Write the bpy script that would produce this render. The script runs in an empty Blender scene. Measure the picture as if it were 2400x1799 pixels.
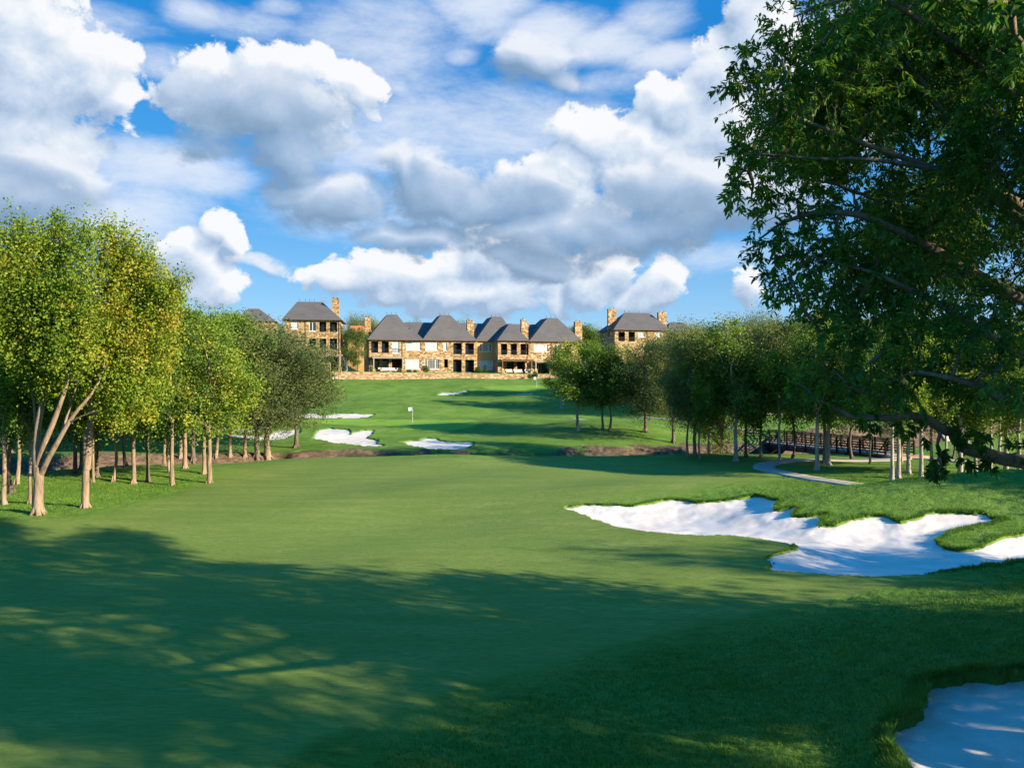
import bpy, math, random
import numpy as np
from mathutils import Vector

scene = bpy.context.scene
R = math.radians
# ------------------------------------------------------------------ camera
F = 1800.0; HOR = 880.0; CAMZ = 7.0           # measures of the photograph (2400 x 1799)
cd = bpy.data.cameras.new("camera"); cam = bpy.data.objects.new("camera", cd)
scene.collection.objects.link(cam); scene.camera = cam
cam.location = (0, 0, CAMZ); cam.rotation_euler = (R(90), 0, 0)
cd.sensor_width = 36.0; cd.lens = 36.0 * F / 2400.0
cd.shift_y = -(899.5 - HOR) / 2400.0
cd.clip_start = 0.1; cd.clip_end = 6000
# ------------------------------------------------------------------ sun + exposure
SUN_EL = R(20); SUN_DIR = Vector((0.90, -0.43, 0)).normalized()   # horizontal direction towards the sun
to_sun = Vector((SUN_DIR.x*math.cos(SUN_EL), SUN_DIR.y*math.cos(SUN_EL), math.sin(SUN_EL)))
sd = bpy.data.lights.new("sun", 'SUN'); so = bpy.data.objects.new("sun", sd)
scene.collection.objects.link(so)
so.rotation_euler = to_sun.to_track_quat('Z', 'Y').to_euler()
sd.energy = 5.0; sd.angle = R(0.5); sd.color = (1.0, 0.83, 0.60)
scene.view_settings.view_transform = 'Standard'; scene.view_settings.look = 'None'
scene.view_settings.gamma = 1.0; scene.view_settings.exposure = 1.38
scene.cycles.max_bounces = 6; scene.cycles.transparent_max_bounces = 6

# ------------------------------------------------------------------ world: sky texture + clouds
def build_world():
    w = bpy.data.worlds.new("World"); scene.world = w; w.use_nodes = True
    nt = w.node_tree; nt.nodes.clear(); N = nt.nodes; L = nt.links
    def math_(t, op, a, b=None, c=None, clamp=False):
        n = t.nodes.new('ShaderNodeMath'); n.operation = op; n.use_clamp = clamp
        for i, v in enumerate((a, b, c)):
            if v is None: continue
            if isinstance(v, (int, float)): n.inputs[i].default_value = v
            else: t.links.new(v, n.inputs[i])
        return n.outputs[0]
    WHITE = [(20,90,150,150,1.1),(150,170,125,100,1.1),(60,290,190,115,1.0),(255,240,60,50,.9),(60,400,150,60,.8),
         (500,175,105,62,1.0),(620,170,105,58,1.0),(745,200,80,45,.9),(560,235,180,60,.9),
         (1645,50,95,105,1.1),(1575,170,110,95,1.1),(1450,225,75,62,1.0),(1250,300,82,68,1.1),(1195,375,68,62,1.1),(1340,330,125,90,1.1),(1550,300,160,130,1.1),(1250,430,130,50,1.0),(1750,250,120,160,1),
         (880,605,135,48,1.1),(1060,562,112,60,1.1),(1275,590,88,60,1.1),(1010,635,300,48,1.05),(1410,618,52,46,.95),(785,615,70,40,1),(950,580,90,50,1.05),(1160,600,80,60,1),
         (440,490,56,50,1.1),(500,512,44,42,1.0),(400,560,82,56,1.0),(450,612,56,46,.9),(1640,630,45,26,.5),(1510,545,40,22,.45)]
    GREY = [(560,240,195,75,1.0),(640,300,115,62,1.0),(430,270,85,60,.8),(690,420,130,65,1.05),(645,355,75,42,.8),
         (950,410,110,68,1.05),(880,372,46,44,.9),(1085,440,130,62,1.0),(930,515,170,40,.85),(1160,143,74,46,1.1),(1205,172,50,24,.8),
         (1520,440,270,82,1.15),(1390,490,250,52,1.1),(1200,508,200,42,1.0),(50,440,170,80,1.0),(120,390,110,60,.8),(600,567,52,16,.55),(1160,562,95,42,.8)]
    THIN = [(1050,15,115,50,1.0),(1200,55,105,38,.95),(1310,95,125,40,.95),(1440,128,105,32,.9),(1420,45,75,36,.7),(820,100,190,95,.62),(1000,280,300,80,.75),(780,330,150,50,.7),
         (330,365,210,55,.9),(280,450,170,80,.8),(330,600,120,90,.4),(420,35,60,28,.6),(330,130,120,26,.55),(1010,115,40,18,.7),(600,15,50,20,.6),(900,460,260,60,.4),(1500,560,160,30,.35),(1780,60,160,60,.6),(150,30,160,40,.6),(1900,200,200,60,.5),(560,60,150,26,.45),(1330,180,130,26,.5),(980,230,200,30,.5),(860,180,30,22,.6)]
    def noise(t, vec, scale, detail, rough, dist=0.0):
        n = t.nodes.new('ShaderNodeTexNoise'); n.noise_dimensions = '2D'; n.inputs['Scale'].default_value = scale
        n.inputs['Detail'].default_value = detail; n.inputs['Roughness'].default_value = rough
        n.inputs['Distortion'].default_value = dist; t.links.new(vec, n.inputs['Vector']); return n
    def group(name, blobs, off, amp, det, warp, stretch, grow, vor):
        g = bpy.data.node_groups.new(name, 'ShaderNodeTree')
        g.interface.new_socket("P", in_out='INPUT', socket_type='NodeSocketVector')
        g.interface.new_socket("D", in_out='OUTPUT', socket_type='NodeSocketFloat')
        g.interface.new_socket("B", in_out='OUTPUT', socket_type='NodeSocketFloat')
        gi = g.nodes.new('NodeGroupInput'); go = g.nodes.new('NodeGroupOutput')
        sh = g.nodes.new('ShaderNodeVectorMath'); sh.operation = 'MULTIPLY_ADD'; g.links.new(gi.outputs[0], sh.inputs[0]); sh.inputs[1].default_value = stretch; sh.inputs[2].default_value = (off, off*.7, 0)
        wn = noise(g, sh.outputs[0], 7.0, 2.0, .55)
        sub = g.nodes.new('ShaderNodeVectorMath'); sub.operation = 'SUBTRACT'; g.links.new(wn.outputs['Color'], sub.inputs[0]); sub.inputs[1].default_value = (.5,.5,.5)
        ma = g.nodes.new('ShaderNodeVectorMath'); ma.operation = 'MULTIPLY_ADD'
        g.links.new(sub.outputs[0], ma.inputs[0]); ma.inputs[1].default_value = (warp, warp*.7, 0); g.links.new(gi.outputs[0], ma.inputs[2])
        acc = None
        for (px, py, rx, ry, wt) in blobs:
            px *= 1.085; py *= 1.085; rx *= 1.085*grow; ry *= 1.085*grow
            k = (px-1200)/F; v = (HOR-py)/F
            az = math.atan(k); el = math.atan(v/math.sqrt(1+k*k)); cs = math.cos(az); ax = rx/F*cs*cs; ay = ry/F*cs
            m = g.nodes.new('ShaderNodeVectorMath'); m.operation = 'MULTIPLY_ADD'
            g.links.new(ma.outputs[0], m.inputs[0]); m.inputs[1].default_value = (1/ax, 1/ay, 0); m.inputs[2].default_value = (-az/ax, -el/ay, 0)
            d = g.nodes.new('ShaderNodeVectorMath'); d.operation = 'DOT_PRODUCT'
            g.links.new(m.outputs[0], d.inputs[0]); g.links.new(m.outputs[0], d.inputs[1])
            e = math_(g, 'MULTIPLY_ADD', d.outputs['Value'], -wt, wt)
            acc = math_(g, 'SMOOTH_MAX', acc, e, .2) if acc is not None else e
        acc = math_(g, 'MAXIMUM', acc, -1.2)
        n1 = noise(g, sh.outputs[0], 13.0, det, .67, .15)
        a = math_(g, 'MULTIPLY_ADD', n1.outputs['Fac'], amp*2, -amp)
        s = math_(g, 'ADD', acc, a)
        if vor:
            vo = g.nodes.new('ShaderNodeTexVoronoi'); vo.voronoi_dimensions = '2D'; vo.feature = 'F1'; vo.inputs['Scale'].default_value = 30.0
            vo.inputs['Detail'].default_value = 1.0; vo.inputs['Roughness'].default_value = .5; g.links.new(ma.outputs[0], vo.inputs['Vector'])
            s = math_(g, 'ADD', s, math_(g, 'MULTIPLY_ADD', vo.outputs['Distance'], -vor*2, vor))
        g.links.new(s, go.inputs[0]); g.links.new(acc, go.inputs[1]); return g
    tc = N.new('ShaderNodeTexCoord'); sep = N.new('ShaderNodeSeparateXYZ'); L.new(tc.outputs['Generated'], sep.inputs[0])
    az = math_(nt, 'ARCTAN2', sep.outputs[0], sep.outputs[1]); el = math_(nt, 'ARCSINE', sep.outputs[2])
    cmb = N.new('ShaderNodeCombineXYZ'); L.new(az, cmb.inputs[0]); L.new(el, cmb.inputs[1])
    def dens(g, off):
        v = cmb.outputs[0]
        if off:
            ad = N.new('ShaderNodeVectorMath'); ad.operation = 'ADD'; L.new(v, ad.inputs[0]); ad.inputs[1].default_value = off; v = ad.outputs[0]
        gn = N.new('ShaderNodeGroup'); gn.node_tree = g; L.new(v, gn.inputs[0]); return gn.outputs[0], gn.outputs[1]
    def ss(v, a, b):
        n = N.new('ShaderNodeMapRange'); n.interpolation_type = 'SMOOTHSTEP'
        L.new(v, n.inputs[0]); n.inputs[1].default_value = a; n.inputs[2].default_value = b; return n.outputs[0]
    def cramp(fac, stops):
        r = N.new('ShaderNodeValToRGB'); L.new(fac, r.inputs[0]); c = r.color_ramp
        while len(c.elements) < len(stops): c.elements.new(.5)
        for e, (p, q) in zip(c.elements, stops): e.position = p; e.color = (*q, 1)
        return r.outputs[0]
    def mixw(fac, a, b):
        m = N.new('ShaderNodeMix'); m.data_type = 'RGBA'
        for i, v in ((0, fac), (6, a), (7, b)):
            if isinstance(v, tuple): m.inputs[i].default_value = (*v, 1)
            else: L.new(v, m.inputs[i])
        return m.outputs[2]
    KW = 1/(.10*2.6)
    def layer(under, g, edge, kd, kb, base_, stops, op):
        d0, b0 = dens(g, None); d1, b1 = dens(g, (.012, .020, 0))
        alpha = math_(nt, 'MULTIPLY', ss(d0, *edge), op)
        lit = math_(nt, 'MULTIPLY_ADD', math_(nt, 'SUBTRACT', d0, d1), kd, base_)
        lit = math_(nt, 'MULTIPLY_ADD', math_(nt, 'SUBTRACT', b0, b1), kb, lit, clamp=True)
        sc_ = N.new('ShaderNodeVectorMath'); sc_.operation = 'SCALE'; sc_.inputs['Scale'].default_value = KW; L.new(cramp(lit, stops), sc_.inputs[0])
        return mixw(alpha, under, sc_.outputs[0])
    def clouds(under):
        gT = group("ThinCloud", THIN, 3.1, .75, 6.0, .05, (.55,1.5,1), 1.2, 0)
        d, _ = dens(gT, None)
        under = mixw(math_(nt, 'MULTIPLY', ss(d, -.35, 1.15), .9), under, tuple(x*KW for x in (.80,.87,.98)))
        gW = group("WhiteCloud", WHITE, 0.0, 1.3, 9.0, .11, (1,1.25,1), 1.22, .22)
        under = layer(under, gW, (-.02, .34), .30, .62, .44, [(.1,(.36,.50,.70)),(.4,(.60,.71,.87)),(.62,(.78,.85,.94)),(.85,(.97,.98,1.0))], .96)
        gG = group("GreyCloud", GREY, 5.7, 1.0, 8.0, .10, (1,1.3,1), 1.22, .15)
        under = layer(under, gG, (-.10, .70), .20, .62, .27, [(.08,(.22,.35,.53)),(.4,(.37,.51,.71)),(.65,(.56,.67,.83)),(.95,(.86,.90,.97))], .93)
        return under
    sky = N.new('ShaderNodeTexSky'); sky.sky_type = 'NISHITA'; sky.sun_disc = False
    sky.sun_elevation = SUN_EL; sky.sun_rotation = math.atan2(SUN_DIR.x, SUN_DIR.y)
    sky.air_density = 1.0; sky.dust_density = .3; sky.ozone_density = 3.0
    hs = N.new('ShaderNodeHueSaturation'); hs.inputs['Saturation'].default_value = 1.55; hs.inputs['Hue'].default_value = .497
    hs.inputs['Value'].default_value = 1.0; L.new(sky.outputs[0], hs.inputs['Color'])
    skyb = N.new('ShaderNodeVectorMath'); skyb.operation = 'SCALE'; skyb.inputs['Scale'].default_value = 1.0
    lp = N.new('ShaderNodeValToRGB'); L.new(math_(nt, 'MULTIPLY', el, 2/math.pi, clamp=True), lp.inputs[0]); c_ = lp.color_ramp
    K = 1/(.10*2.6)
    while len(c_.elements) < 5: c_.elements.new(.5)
    for e_, (p_, q_) in zip(c_.elements, [(0,(.36,.60,.88)),(.06,(.25,.51,.86)),(.14,(.10,.36,.78)),(.27,(.025,.24,.67)),(.45,(.01,.40,1.15)),(1,(.01,.42,1.2))]): e_.position = p_; e_.color = (*q_,1)  # unseen upper sky raised brighter and bluer to lift the shade below
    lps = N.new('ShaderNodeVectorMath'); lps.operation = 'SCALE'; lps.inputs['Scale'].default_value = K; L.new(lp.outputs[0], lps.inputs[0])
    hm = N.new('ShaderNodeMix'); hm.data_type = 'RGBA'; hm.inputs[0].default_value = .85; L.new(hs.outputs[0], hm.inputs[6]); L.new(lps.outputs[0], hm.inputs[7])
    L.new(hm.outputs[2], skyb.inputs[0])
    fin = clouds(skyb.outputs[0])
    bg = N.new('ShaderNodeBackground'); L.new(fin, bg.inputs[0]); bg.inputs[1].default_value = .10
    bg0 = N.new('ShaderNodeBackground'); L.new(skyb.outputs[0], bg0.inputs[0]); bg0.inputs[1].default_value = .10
    # the clouds stand in one part of the sky only: elsewhere the clear sky alone is evaluated
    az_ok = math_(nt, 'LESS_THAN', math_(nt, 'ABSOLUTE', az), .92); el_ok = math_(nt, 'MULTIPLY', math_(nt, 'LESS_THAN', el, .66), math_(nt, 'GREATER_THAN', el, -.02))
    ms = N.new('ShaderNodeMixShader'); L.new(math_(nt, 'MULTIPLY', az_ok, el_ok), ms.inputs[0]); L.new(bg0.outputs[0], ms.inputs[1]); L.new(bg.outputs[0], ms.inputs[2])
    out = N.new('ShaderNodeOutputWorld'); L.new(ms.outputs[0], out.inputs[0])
    w.cycles.sampling_method = 'MANUAL'; w.cycles.sample_map_resolution = 512
build_world()

# ------------------------------------------------------------------ helpers
COL = scene.collection
def px2(px, py, Y):
    return np.array([(px-1200)/F*Y, Y, CAMZ-(py-HOR)/F*Y])
def fast_mesh(name, verts, faces, nv, smooth=False, attrs=None, face_attrs=None):
    """verts (N,3), faces (M,nv)"""
    me = bpy.data.meshes.new(name)
    verts = np.ascontiguousarray(verts, dtype=np.float32); faces = np.ascontiguousarray(faces, dtype=np.int32)
    M = len(faces)
    me.vertices.add(len(verts)); me.vertices.foreach_set('co', verts.ravel())
    me.loops.add(M*nv); me.loops.foreach_set('vertex_index', faces.ravel())
    me.polygons.add(M); me.polygons.foreach_set('loop_start', np.arange(0, M*nv, nv, dtype=np.int32))
    me.polygons.foreach_set('loop_total', np.full(M, nv, dtype=np.int32))
    if smooth: me.polygons.foreach_set('use_smooth', np.ones(M, dtype=bool))
    me.update(calc_edges=True)
    for k, v in (attrs or {}).items():
        a = me.attributes.new(k, 'FLOAT', 'POINT'); a.data.foreach_set('value', np.ascontiguousarray(v, dtype=np.float32))
    for k, v in (face_attrs or {}).items():
        a = me.attributes.new(k, 'FLOAT', 'FACE'); a.data.foreach_set('value', np.ascontiguousarray(v, dtype=np.float32))
    return me
def link(name, me, mat=None, parent=None, loc=None):
    o = bpy.data.objects.new(name, me); COL.objects.link(o)
    if mat is not None and me is not None and len(me.materials) == 0: me.materials.append(mat)
    if parent is not None: o.parent = parent
    if loc is not None: o.location = loc
    return o
def tag(o, label=None, cat=None, group=None, kind=None):
    if label: o['label'] = label
    if cat: o['category'] = cat
    if group: o['group'] = group
    if kind: o['kind'] = kind
    return o
def empty(name, loc, rz=0.0):
    o = bpy.data.objects.new(name, None); COL.objects.link(o); o.location = loc; o.rotation_euler = (0,0,rz)
    o.empty_display_size = .3; return o
class MB:
    def __init__(s): s.v = []; s.f = []
    def box(s, x0, x1, y0, y1, z0, z1):
        i = len(s.v)
        s.v += [(x0,y0,z0),(x1,y0,z0),(x1,y1,z0),(x0,y1,z0),(x0,y0,z1),(x1,y0,z1),(x1,y1,z1),(x0,y1,z1)]
        s.f += [tuple(i+k for k in q) for q in ((0,3,2,1),(4,5,6,7),(0,1,5,4),(1,2,6,5),(2,3,7,6),(3,0,4,7))]
        return s
    def quad(s, a, b, c, d):
        i = len(s.v); s.v += [a,b,c,d]; s.f.append((i,i+1,i+2,i+3)); return s
    def tri(s, a, b, c):
        i = len(s.v); s.v += [a,b,c]; s.f.append((i,i+1,i+2)); return s
    def tube(s, pts, rad, n=6, cap=True):
        pts = [Vector(p) for p in pts]; base = len(s.v)
        for k, p in enumerate(pts):
            if k == 0: t = pts[1]-pts[0]
            elif k == len(pts)-1: t = pts[-1]-pts[-2]
            else: t = pts[k+1]-pts[k-1]
            t.normalize()
            a = Vector((1,0,0)) if abs(t.x) < .8 else Vector((0,1,0))
            u = t.cross(a).normalized(); w = t.cross(u)
            for j in range(n):
                an = 2*math.pi*j/n; q = p + (u*math.cos(an)+w*math.sin(an))*rad[k]; s.v.append(tuple(q))
        for k in range(len(pts)-1):
            for j in range(n):
                a = base+k*n+j; b = base+k*n+(j+1) % n
                s.f.append((a, b, b+n, a+n))
        if cap:
            s.f.append(tuple(base+j for j in range(n))[::-1]); s.f.append(tuple(base+(len(pts)-1)*n+j for j in range(n)))
        return s
    def mesh(s, name, smooth=False):
        me = bpy.data.meshes.new(name); me.from_pydata(s.v, [], s.f); me.update()
        if smooth: me.polygons.foreach_set('use_smooth', np.ones(len(me.polygons), dtype=bool))
        return me
    def build(s, name, mat, parent=None, smooth=False):
        return link(name, s.mesh(name, smooth), mat, parent)

# ------------------------------------------------------------------ materials
def new_mat(name):
    m = bpy.data.materials.new(name); m.use_nodes = True
    nt = m.node_tree; b = nt.nodes['Principled BSDF']
    b.inputs['Specular IOR Level'].default_value = .2
    return m, nt, b
def nd(nt, t, **kw):
    n = nt.nodes.new(t)
    for k, v in kw.items():
        if k in n.inputs: n.inputs[k].default_value = v
        else: setattr(n, k, v)
    return n
def mixc(nt, fac, a, b, bt='MIX'):
    n = nt.nodes.new('ShaderNodeMix'); n.data_type = 'RGBA'; n.blend_type = bt
    for i, v in ((0, fac), (6, a), (7, b)):
        if isinstance(v, (int, float)): n.inputs[i].default_value = v
        elif isinstance(v, tuple): n.inputs[i].default_value = v if len(v) == 4 else (*v, 1)
        else: nt.links.new(v, n.inputs[i])
    return n.outputs[2]
def ramp(nt, fac, stops):
    n = nt.nodes.new('ShaderNodeValToRGB'); nt.links.new(fac, n.inputs[0]); cr = n.color_ramp
    while len(cr.elements) < len(stops): cr.elements.new(.5)
    for e, (p, c) in zip(cr.elements, stops): e.position = p; e.color = (*c, 1)
    return n.outputs[0]
def noise_fac(nt, scale, detail=4, rough=.55, stretch=None, coord='Object', dist=0):
    tc = nt.nodes.new('ShaderNodeTexCoord'); v = tc.outputs[coord]
    if stretch:
        mp = nt.nodes.new('ShaderNodeMapping'); nt.links.new(v, mp.inputs[0]); mp.inputs['Scale'].default_value = stretch[0]
        mp.inputs['Rotation'].default_value = (0,0,stretch[1]); v = mp.outputs[0]
    n = nd(nt, 'ShaderNodeTexNoise', Scale=scale, Detail=detail, Roughness=rough, Distortion=dist); nt.links.new(v, n.inputs['Vector'])
    return n.outputs['Fac']
def bump(nt, b, h, strength, dist):
    n = nd(nt, 'ShaderNodeBump', Strength=strength, Distance=dist); nt.links.new(h, n.inputs['Height']); nt.links.new(n.outputs[0], b.inputs['Normal'])
def simple(name, col, rough=.7, var=.15, scale=3.0, spec=.2, metal=0):
    m, nt, b = new_mat(name)
    f = noise_fac(nt, scale, 6)
    c = ramp(nt, f, [(.3, tuple(x*(1-var) for x in col)), (.7, tuple(min(1, x*(1+var)) for x in col))])
    nt.links.new(c, b.inputs['Base Color']); b.inputs['Roughness'].default_value = rough
    b.inputs['Specular IOR Level'].default_value = spec; b.inputs['Metallic'].default_value = metal
    return m
def leaf_mat(name, stops, transl=.35, hue_noise=.35, patch=None):
    m, nt, b = new_mat(name); L = nt.links
    at = nd(nt, 'ShaderNodeAttribute', attribute_name='v')
    nf = noise_fac(nt, hue_noise, 3, .6)
    oi = nt.nodes.new('ShaderNodeObjectInfo')
    a1 = nd(nt, 'ShaderNodeMath', operation='MULTIPLY_ADD'); L.new(nf, a1.inputs[0]); a1.inputs[1].default_value = 1.3; a1.inputs[2].default_value = -.65
    a2 = nd(nt, 'ShaderNodeMath', operation='MULTIPLY_ADD'); L.new(oi.outputs['Random'], a2.inputs[0]); a2.inputs[1].default_value = .5; a2.inputs[2].default_value = -.25
    s1 = nd(nt, 'ShaderNodeMath', operation='ADD'); L.new(at.outputs['Fac'], s1.inputs[0]); L.new(a1.outputs[0], s1.inputs[1])
    s2 = nd(nt, 'ShaderNodeMath', operation='ADD'); s2.use_clamp = True; L.new(s1.outputs[0], s2.inputs[0]); L.new(a2.outputs[0], s2.inputs[1])
    c = ramp(nt, s2.outputs[0], stops)
    L.new(c, b.inputs['Base Color']); b.inputs['Roughness'].default_value = .6; b.inputs['Specular IOR Level'].default_value = .18
    tr = nt.nodes.new('ShaderNodeBsdfTranslucent'); L.new(mixc(nt, 1.0, c, (1.25,1.2,.5,1), 'MULTIPLY'), tr.inputs[0])
    ms = nt.nodes.new('ShaderNodeMixShader'); ms.inputs[0].default_value = transl
    L.new(b.outputs[0], ms.inputs[1]); L.new(tr.outputs[0], ms.inputs[2])
    L.new(ms.outputs[0], nt.nodes['Material Output'].inputs['Surface'])
    return m
def bark_mat(name, c0, c1, dark=(.05,.04,.03)):
    m, nt, b = new_mat(name)
    f = noise_fac(nt, 5.0, 7, .65, ((1,1,.22),0))
    c = ramp(nt, f, [(.28, dark), (.42, c0), (.7, c1)])
    nt.links.new(c, b.inputs['Base Color']); b.inputs['Roughness'].default_value = .9
    f2 = noise_fac(nt, 18.0, 5, .6, ((1,1,.15),0)); bump(nt, b, f2, .6, .05)
    return m
M_BARK = bark_mat('tan_bark', (.19,.14,.095), (.33,.255,.18))
M_BARKW = bark_mat('pale_bark', (.26,.225,.18), (.48,.44,.375))
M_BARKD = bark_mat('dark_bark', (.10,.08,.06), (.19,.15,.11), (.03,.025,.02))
M_LEAF_AUT = leaf_mat('autumn_leaves', [(0,(.06,.13,.018)),(.35,(.12,.21,.02)),(.65,(.21,.29,.03)),(.88,(.31,.32,.04)),(1,(.40,.29,.045))], .38, .28)
M_LEAF_GRN = leaf_mat('green_leaves', [(0,(0.043,0.093,0.020)),(.4,(0.102,0.187,0.027)),(.75,(0.187,0.281,0.034)),(1,(0.323,0.340,0.043))], .35, .3)
M_LEAF_OLV = leaf_mat('olive_leaves', [(0,(.06,.09,.035)),(.45,(.12,.165,.055)),(.8,(.21,.24,.07)),(1,(.30,.30,.085))], .3, .3)
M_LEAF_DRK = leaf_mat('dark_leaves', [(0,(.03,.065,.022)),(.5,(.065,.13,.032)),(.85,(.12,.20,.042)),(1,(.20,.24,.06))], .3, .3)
M_LEAF_NEAR = leaf_mat('near_leaves', [(0,(.03,.09,.02)),(.45,(.07,.17,.026)),(.8,(.15,.27,.032)),(.97,(.22,.27,.03)),(1,(.36,.28,.04))], .4, .25)

# ------------------------------------------------------------------ terrain
rng = np.random.default_rng(7)
_t = np.arange(-400, 700, .5)
_p = np.interp(_t, [-400,0,13,30,50,67,80,83,88,95,100,115,118,124,130,140,150,156,163,168,182,230,700],
                   [1.5,1.2,.4,0,0,0,-.95,-.55,-.33,.05,.13,.1,.15,.85,1.5,2.55,3.7,4.6,5.65,6.25,6.5,8.0,9.0])
_k = np.exp(-.5*(np.arange(-6,7)/2.6)**2); _k /= _k.sum()
_p = np.convolve(np.pad(_p, 6, 'edge'), _k, 'valid')
def vnoise(x, y, s, seed=0):
    x = x/s+seed*17.3; y = y/s+seed*9.1
    xi = np.floor(x).astype(np.int64); yi = np.floor(y).astype(np.int64); fx = x-xi; fy = y-yi
    fx = fx*fx*(3-2*fx); fy = fy*fy*(3-2*fy)
    def h(a, b):
        n = (a*374761393+b*668265263+seed*144665) & 0x7fffffff; n = ((n ^ (n >> 13))*1274126177) & 0x7fffffff
        return ((n ^ (n >> 16)) & 0xffff)/65535.0
    return (h(xi,yi)*(1-fx)+h(xi+1,yi)*fx)*(1-fy)+(h(xi,yi+1)*(1-fx)+h(xi+1,yi+1)*fx)*fy
def sstep(a, b, v):
    t = np.clip((v-a)/(b-a), 0, 1); return t*t*(3-2*t)
MOUNDS = [(25,39,9,4.6,2.3),(10.5,43,8,3.6,.75),(15.5,17,7,6,1.0),(14,37.2,4.0,2.2,.35),(31,34.5,6,2.2,.35),(-3,46,14,7,.30),(-20,30,12,6,-.25),(3,33,10,4,.2),
          (2,108,9,9,.9),(14,98,9,7,1.4),(-8,106,6,10,.15),(-15,100,8,5,.3),(-26,126,14,5,.7),(4,140,10,5,.5),(-12,146,14,5,-.5),(14,150,12,6,.6),(38,110,12,12,1.0),(0,130,8,5,-.35),(-4,127,15,3.2,.55),(9,119,6,4,.6),(20,104,7,4,.7),(26,112,9,5,.6),(-22,88,7,3.5,-.2),(16,90,9,4,.45)]
CREEK = np.array([(-140,36),(-62,44),(-42,56),(-34,64),(-22,72),(0,74.5),(18,76),(31,81),(52,98),(90,112),(160,120)], float)
def poly_dist(x, y, P, closed=False):
    d = np.full(x.shape, 1e9); n = len(P)
    for i in range(n if closed else n-1):
        a = P[i]; b = P[(i+1) % n]; e = b-a; L2 = e@e+1e-12
        t = np.clip(((x-a[0])*e[0]+(y-a[1])*e[1])/L2, 0, 1)
        d = np.minimum(d, (x-a[0]-t*e[0])**2+(y-a[1]-t*e[1])**2)
    return np.sqrt(d)
def inside(x, y, P):
    c = np.zeros(x.shape, bool); n = len(P); j = n-1
    for i in range(n):
        xi, yi = P[i]; xj, yj = P[j]
        if yi != yj:
            c ^= ((yi > y) != (yj > y)) & (x < (xj-xi)*(y-yi)/(yj-yi)+xi)
        j = i
    return c
WA = np.array([-46.0,166.6]); WB = np.array([11.5,180.0])       # the retaining wall's line
def base(x, y):
    x = np.asarray(x, float); y = np.asarray(y, float)
    z = np.interp(y, _t, _p)
    for mx, my, sx, sy, a in MOUNDS:
        z = z + a*np.exp(-((x-mx)/sx)**2-((y-my)/sy)**2)
    far = sstep(200, 400, np.abs(x)+np.abs(y))
    z = z + (.16*np.sin(x*.21+y*.13+1)+.12*np.sin(y*.31-x*.11)+.10*np.sin(x*.47+.5)*np.sin(y*.37))*(1-far)*sstep(6,20,y)*.8
    cd_ = poly_dist(x, y, CREEK) + (vnoise(x,y,2.2,3)-.5)*1.4
    z = z - 3.3*(1-sstep(3.0, 7.0, cd_))
    t = ((y-WA[1])*(WB[0]-WA[0])-(x-WA[0])*(WB[1]-WA[1]))/np.hypot(*(WB-WA))      # >0 behind the wall
    plat = 7.9-(np.clip(x,-60,30)+33)/45*.5
    e = sstep(-60,-46,x)*(1-sstep(11,24,x))
    wid = .25+14*(1-e)
    s = sstep(0, 1, (t-.1)/wid)
    s = np.where(y > 120, s, 0)
    return z*(1-s)+np.maximum(plat, z)*s
def hit(px, py, y0=9.0, y1=400.0):
    """first point of the ground on the ray"""
    Y = np.concatenate([np.arange(y0, 60, .1), np.arange(60, y1, .25)])
    k = (px-1200)/F; zr = CAMZ-(py-HOR)/F*Y; zg = base(k*Y, Y)
    i = np.argmax(zg >= zr)
    if i == 0:
        i = len(Y)-1
    a = zg[i-1]-zr[i-1]; b = zg[i]-zr[i]; f = a/(a-b) if a != b else 0
    yy = Y[i-1]+(Y[i]-Y[i-1])*f
    return np.array([k*yy, yy])
def gz(x, y): return float(base(np.array([x]), np.array([y]))[0])
def wpoly(pts): return np.array([hit(*p) for p in pts])

BUNKERS = []   # (world polygon, depth, lip, noise amount, label)
def bunker(pts, dep, lip, nz, label, dense=True):
    P = wpoly(pts)
    BUNKERS.append((P, dep, lip, nz, label))
bunker([(1323,1189),(1371,1181),(1430,1182),(1483,1184),(1523,1176),(1579,1168),(1606,1170),(1634,1177),(1685,1173),(1736,1166),(1769,1161),(1790,1164),(1807,1168),(1829,1171),
        (1822,1182),(1814,1194),(1842,1191),(1870,1186),(1862,1199),(1857,1209),(1900,1209),(1943,1205),(1928,1218),(1918,1233),(1953,1229),(1990,1218),(2029,1210),(2075,1209),(2110,1221),(2130,1219),
        (2151,1214),(2170,1206),(2196,1200),(2242,1199),(2308,1204),(2318,1214),(2361,1216),(2288,1233),(2227,1249),(2200,1260),(2195,1270),(2205,1281),(2222,1287),(2252,1290),(2283,1288),(2308,1278),
        (2333,1265),(2370,1256),(2430,1245),(2520,1235),(2540,1285),(2400,1313),(2293,1331),(2166,1347),(2080,1350),(1989,1350),(1888,1343),(1789,1334),(1805,1329),(1817,1325),(1805,1317),(1789,1310),
        (1812,1298),(1842,1290),(1865,1285),(1852,1275),(1786,1263),(1710,1254),(1634,1256),(1543,1249),(1457,1237),(1407,1221),(1361,1204)], .36, .05, .22,
       'large sprawling white sand bunker with grassy fingers below the mound')
bunker([(2093,1799),(2074,1747),(2090,1704),(2120,1697),(2150,1688),(2166,1650),(2158,1614),(2190,1608),(2231,1601),(2285,1593),(2320,1600),(2356,1602),(2400,1587),(2520,1580),(2750,1600),(2900,1800),(2500,2150),(2130,1900)],
       .35, .26, .34, 'nearest sand bunker in deep shade at the bottom right corner')
bunker([(735,1027),(742,1015),(749,1006),(776,1003),(816,1006),(821,1017),(845,1008),(874,1008),(863,1026),(883,1029),(885,1039),(901,1045),(852,1046),(787,1039),(762,1032)], .12,.10,.5,
       'ragged white sand bunker in front of the green, left of the smaller curved one')
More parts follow.
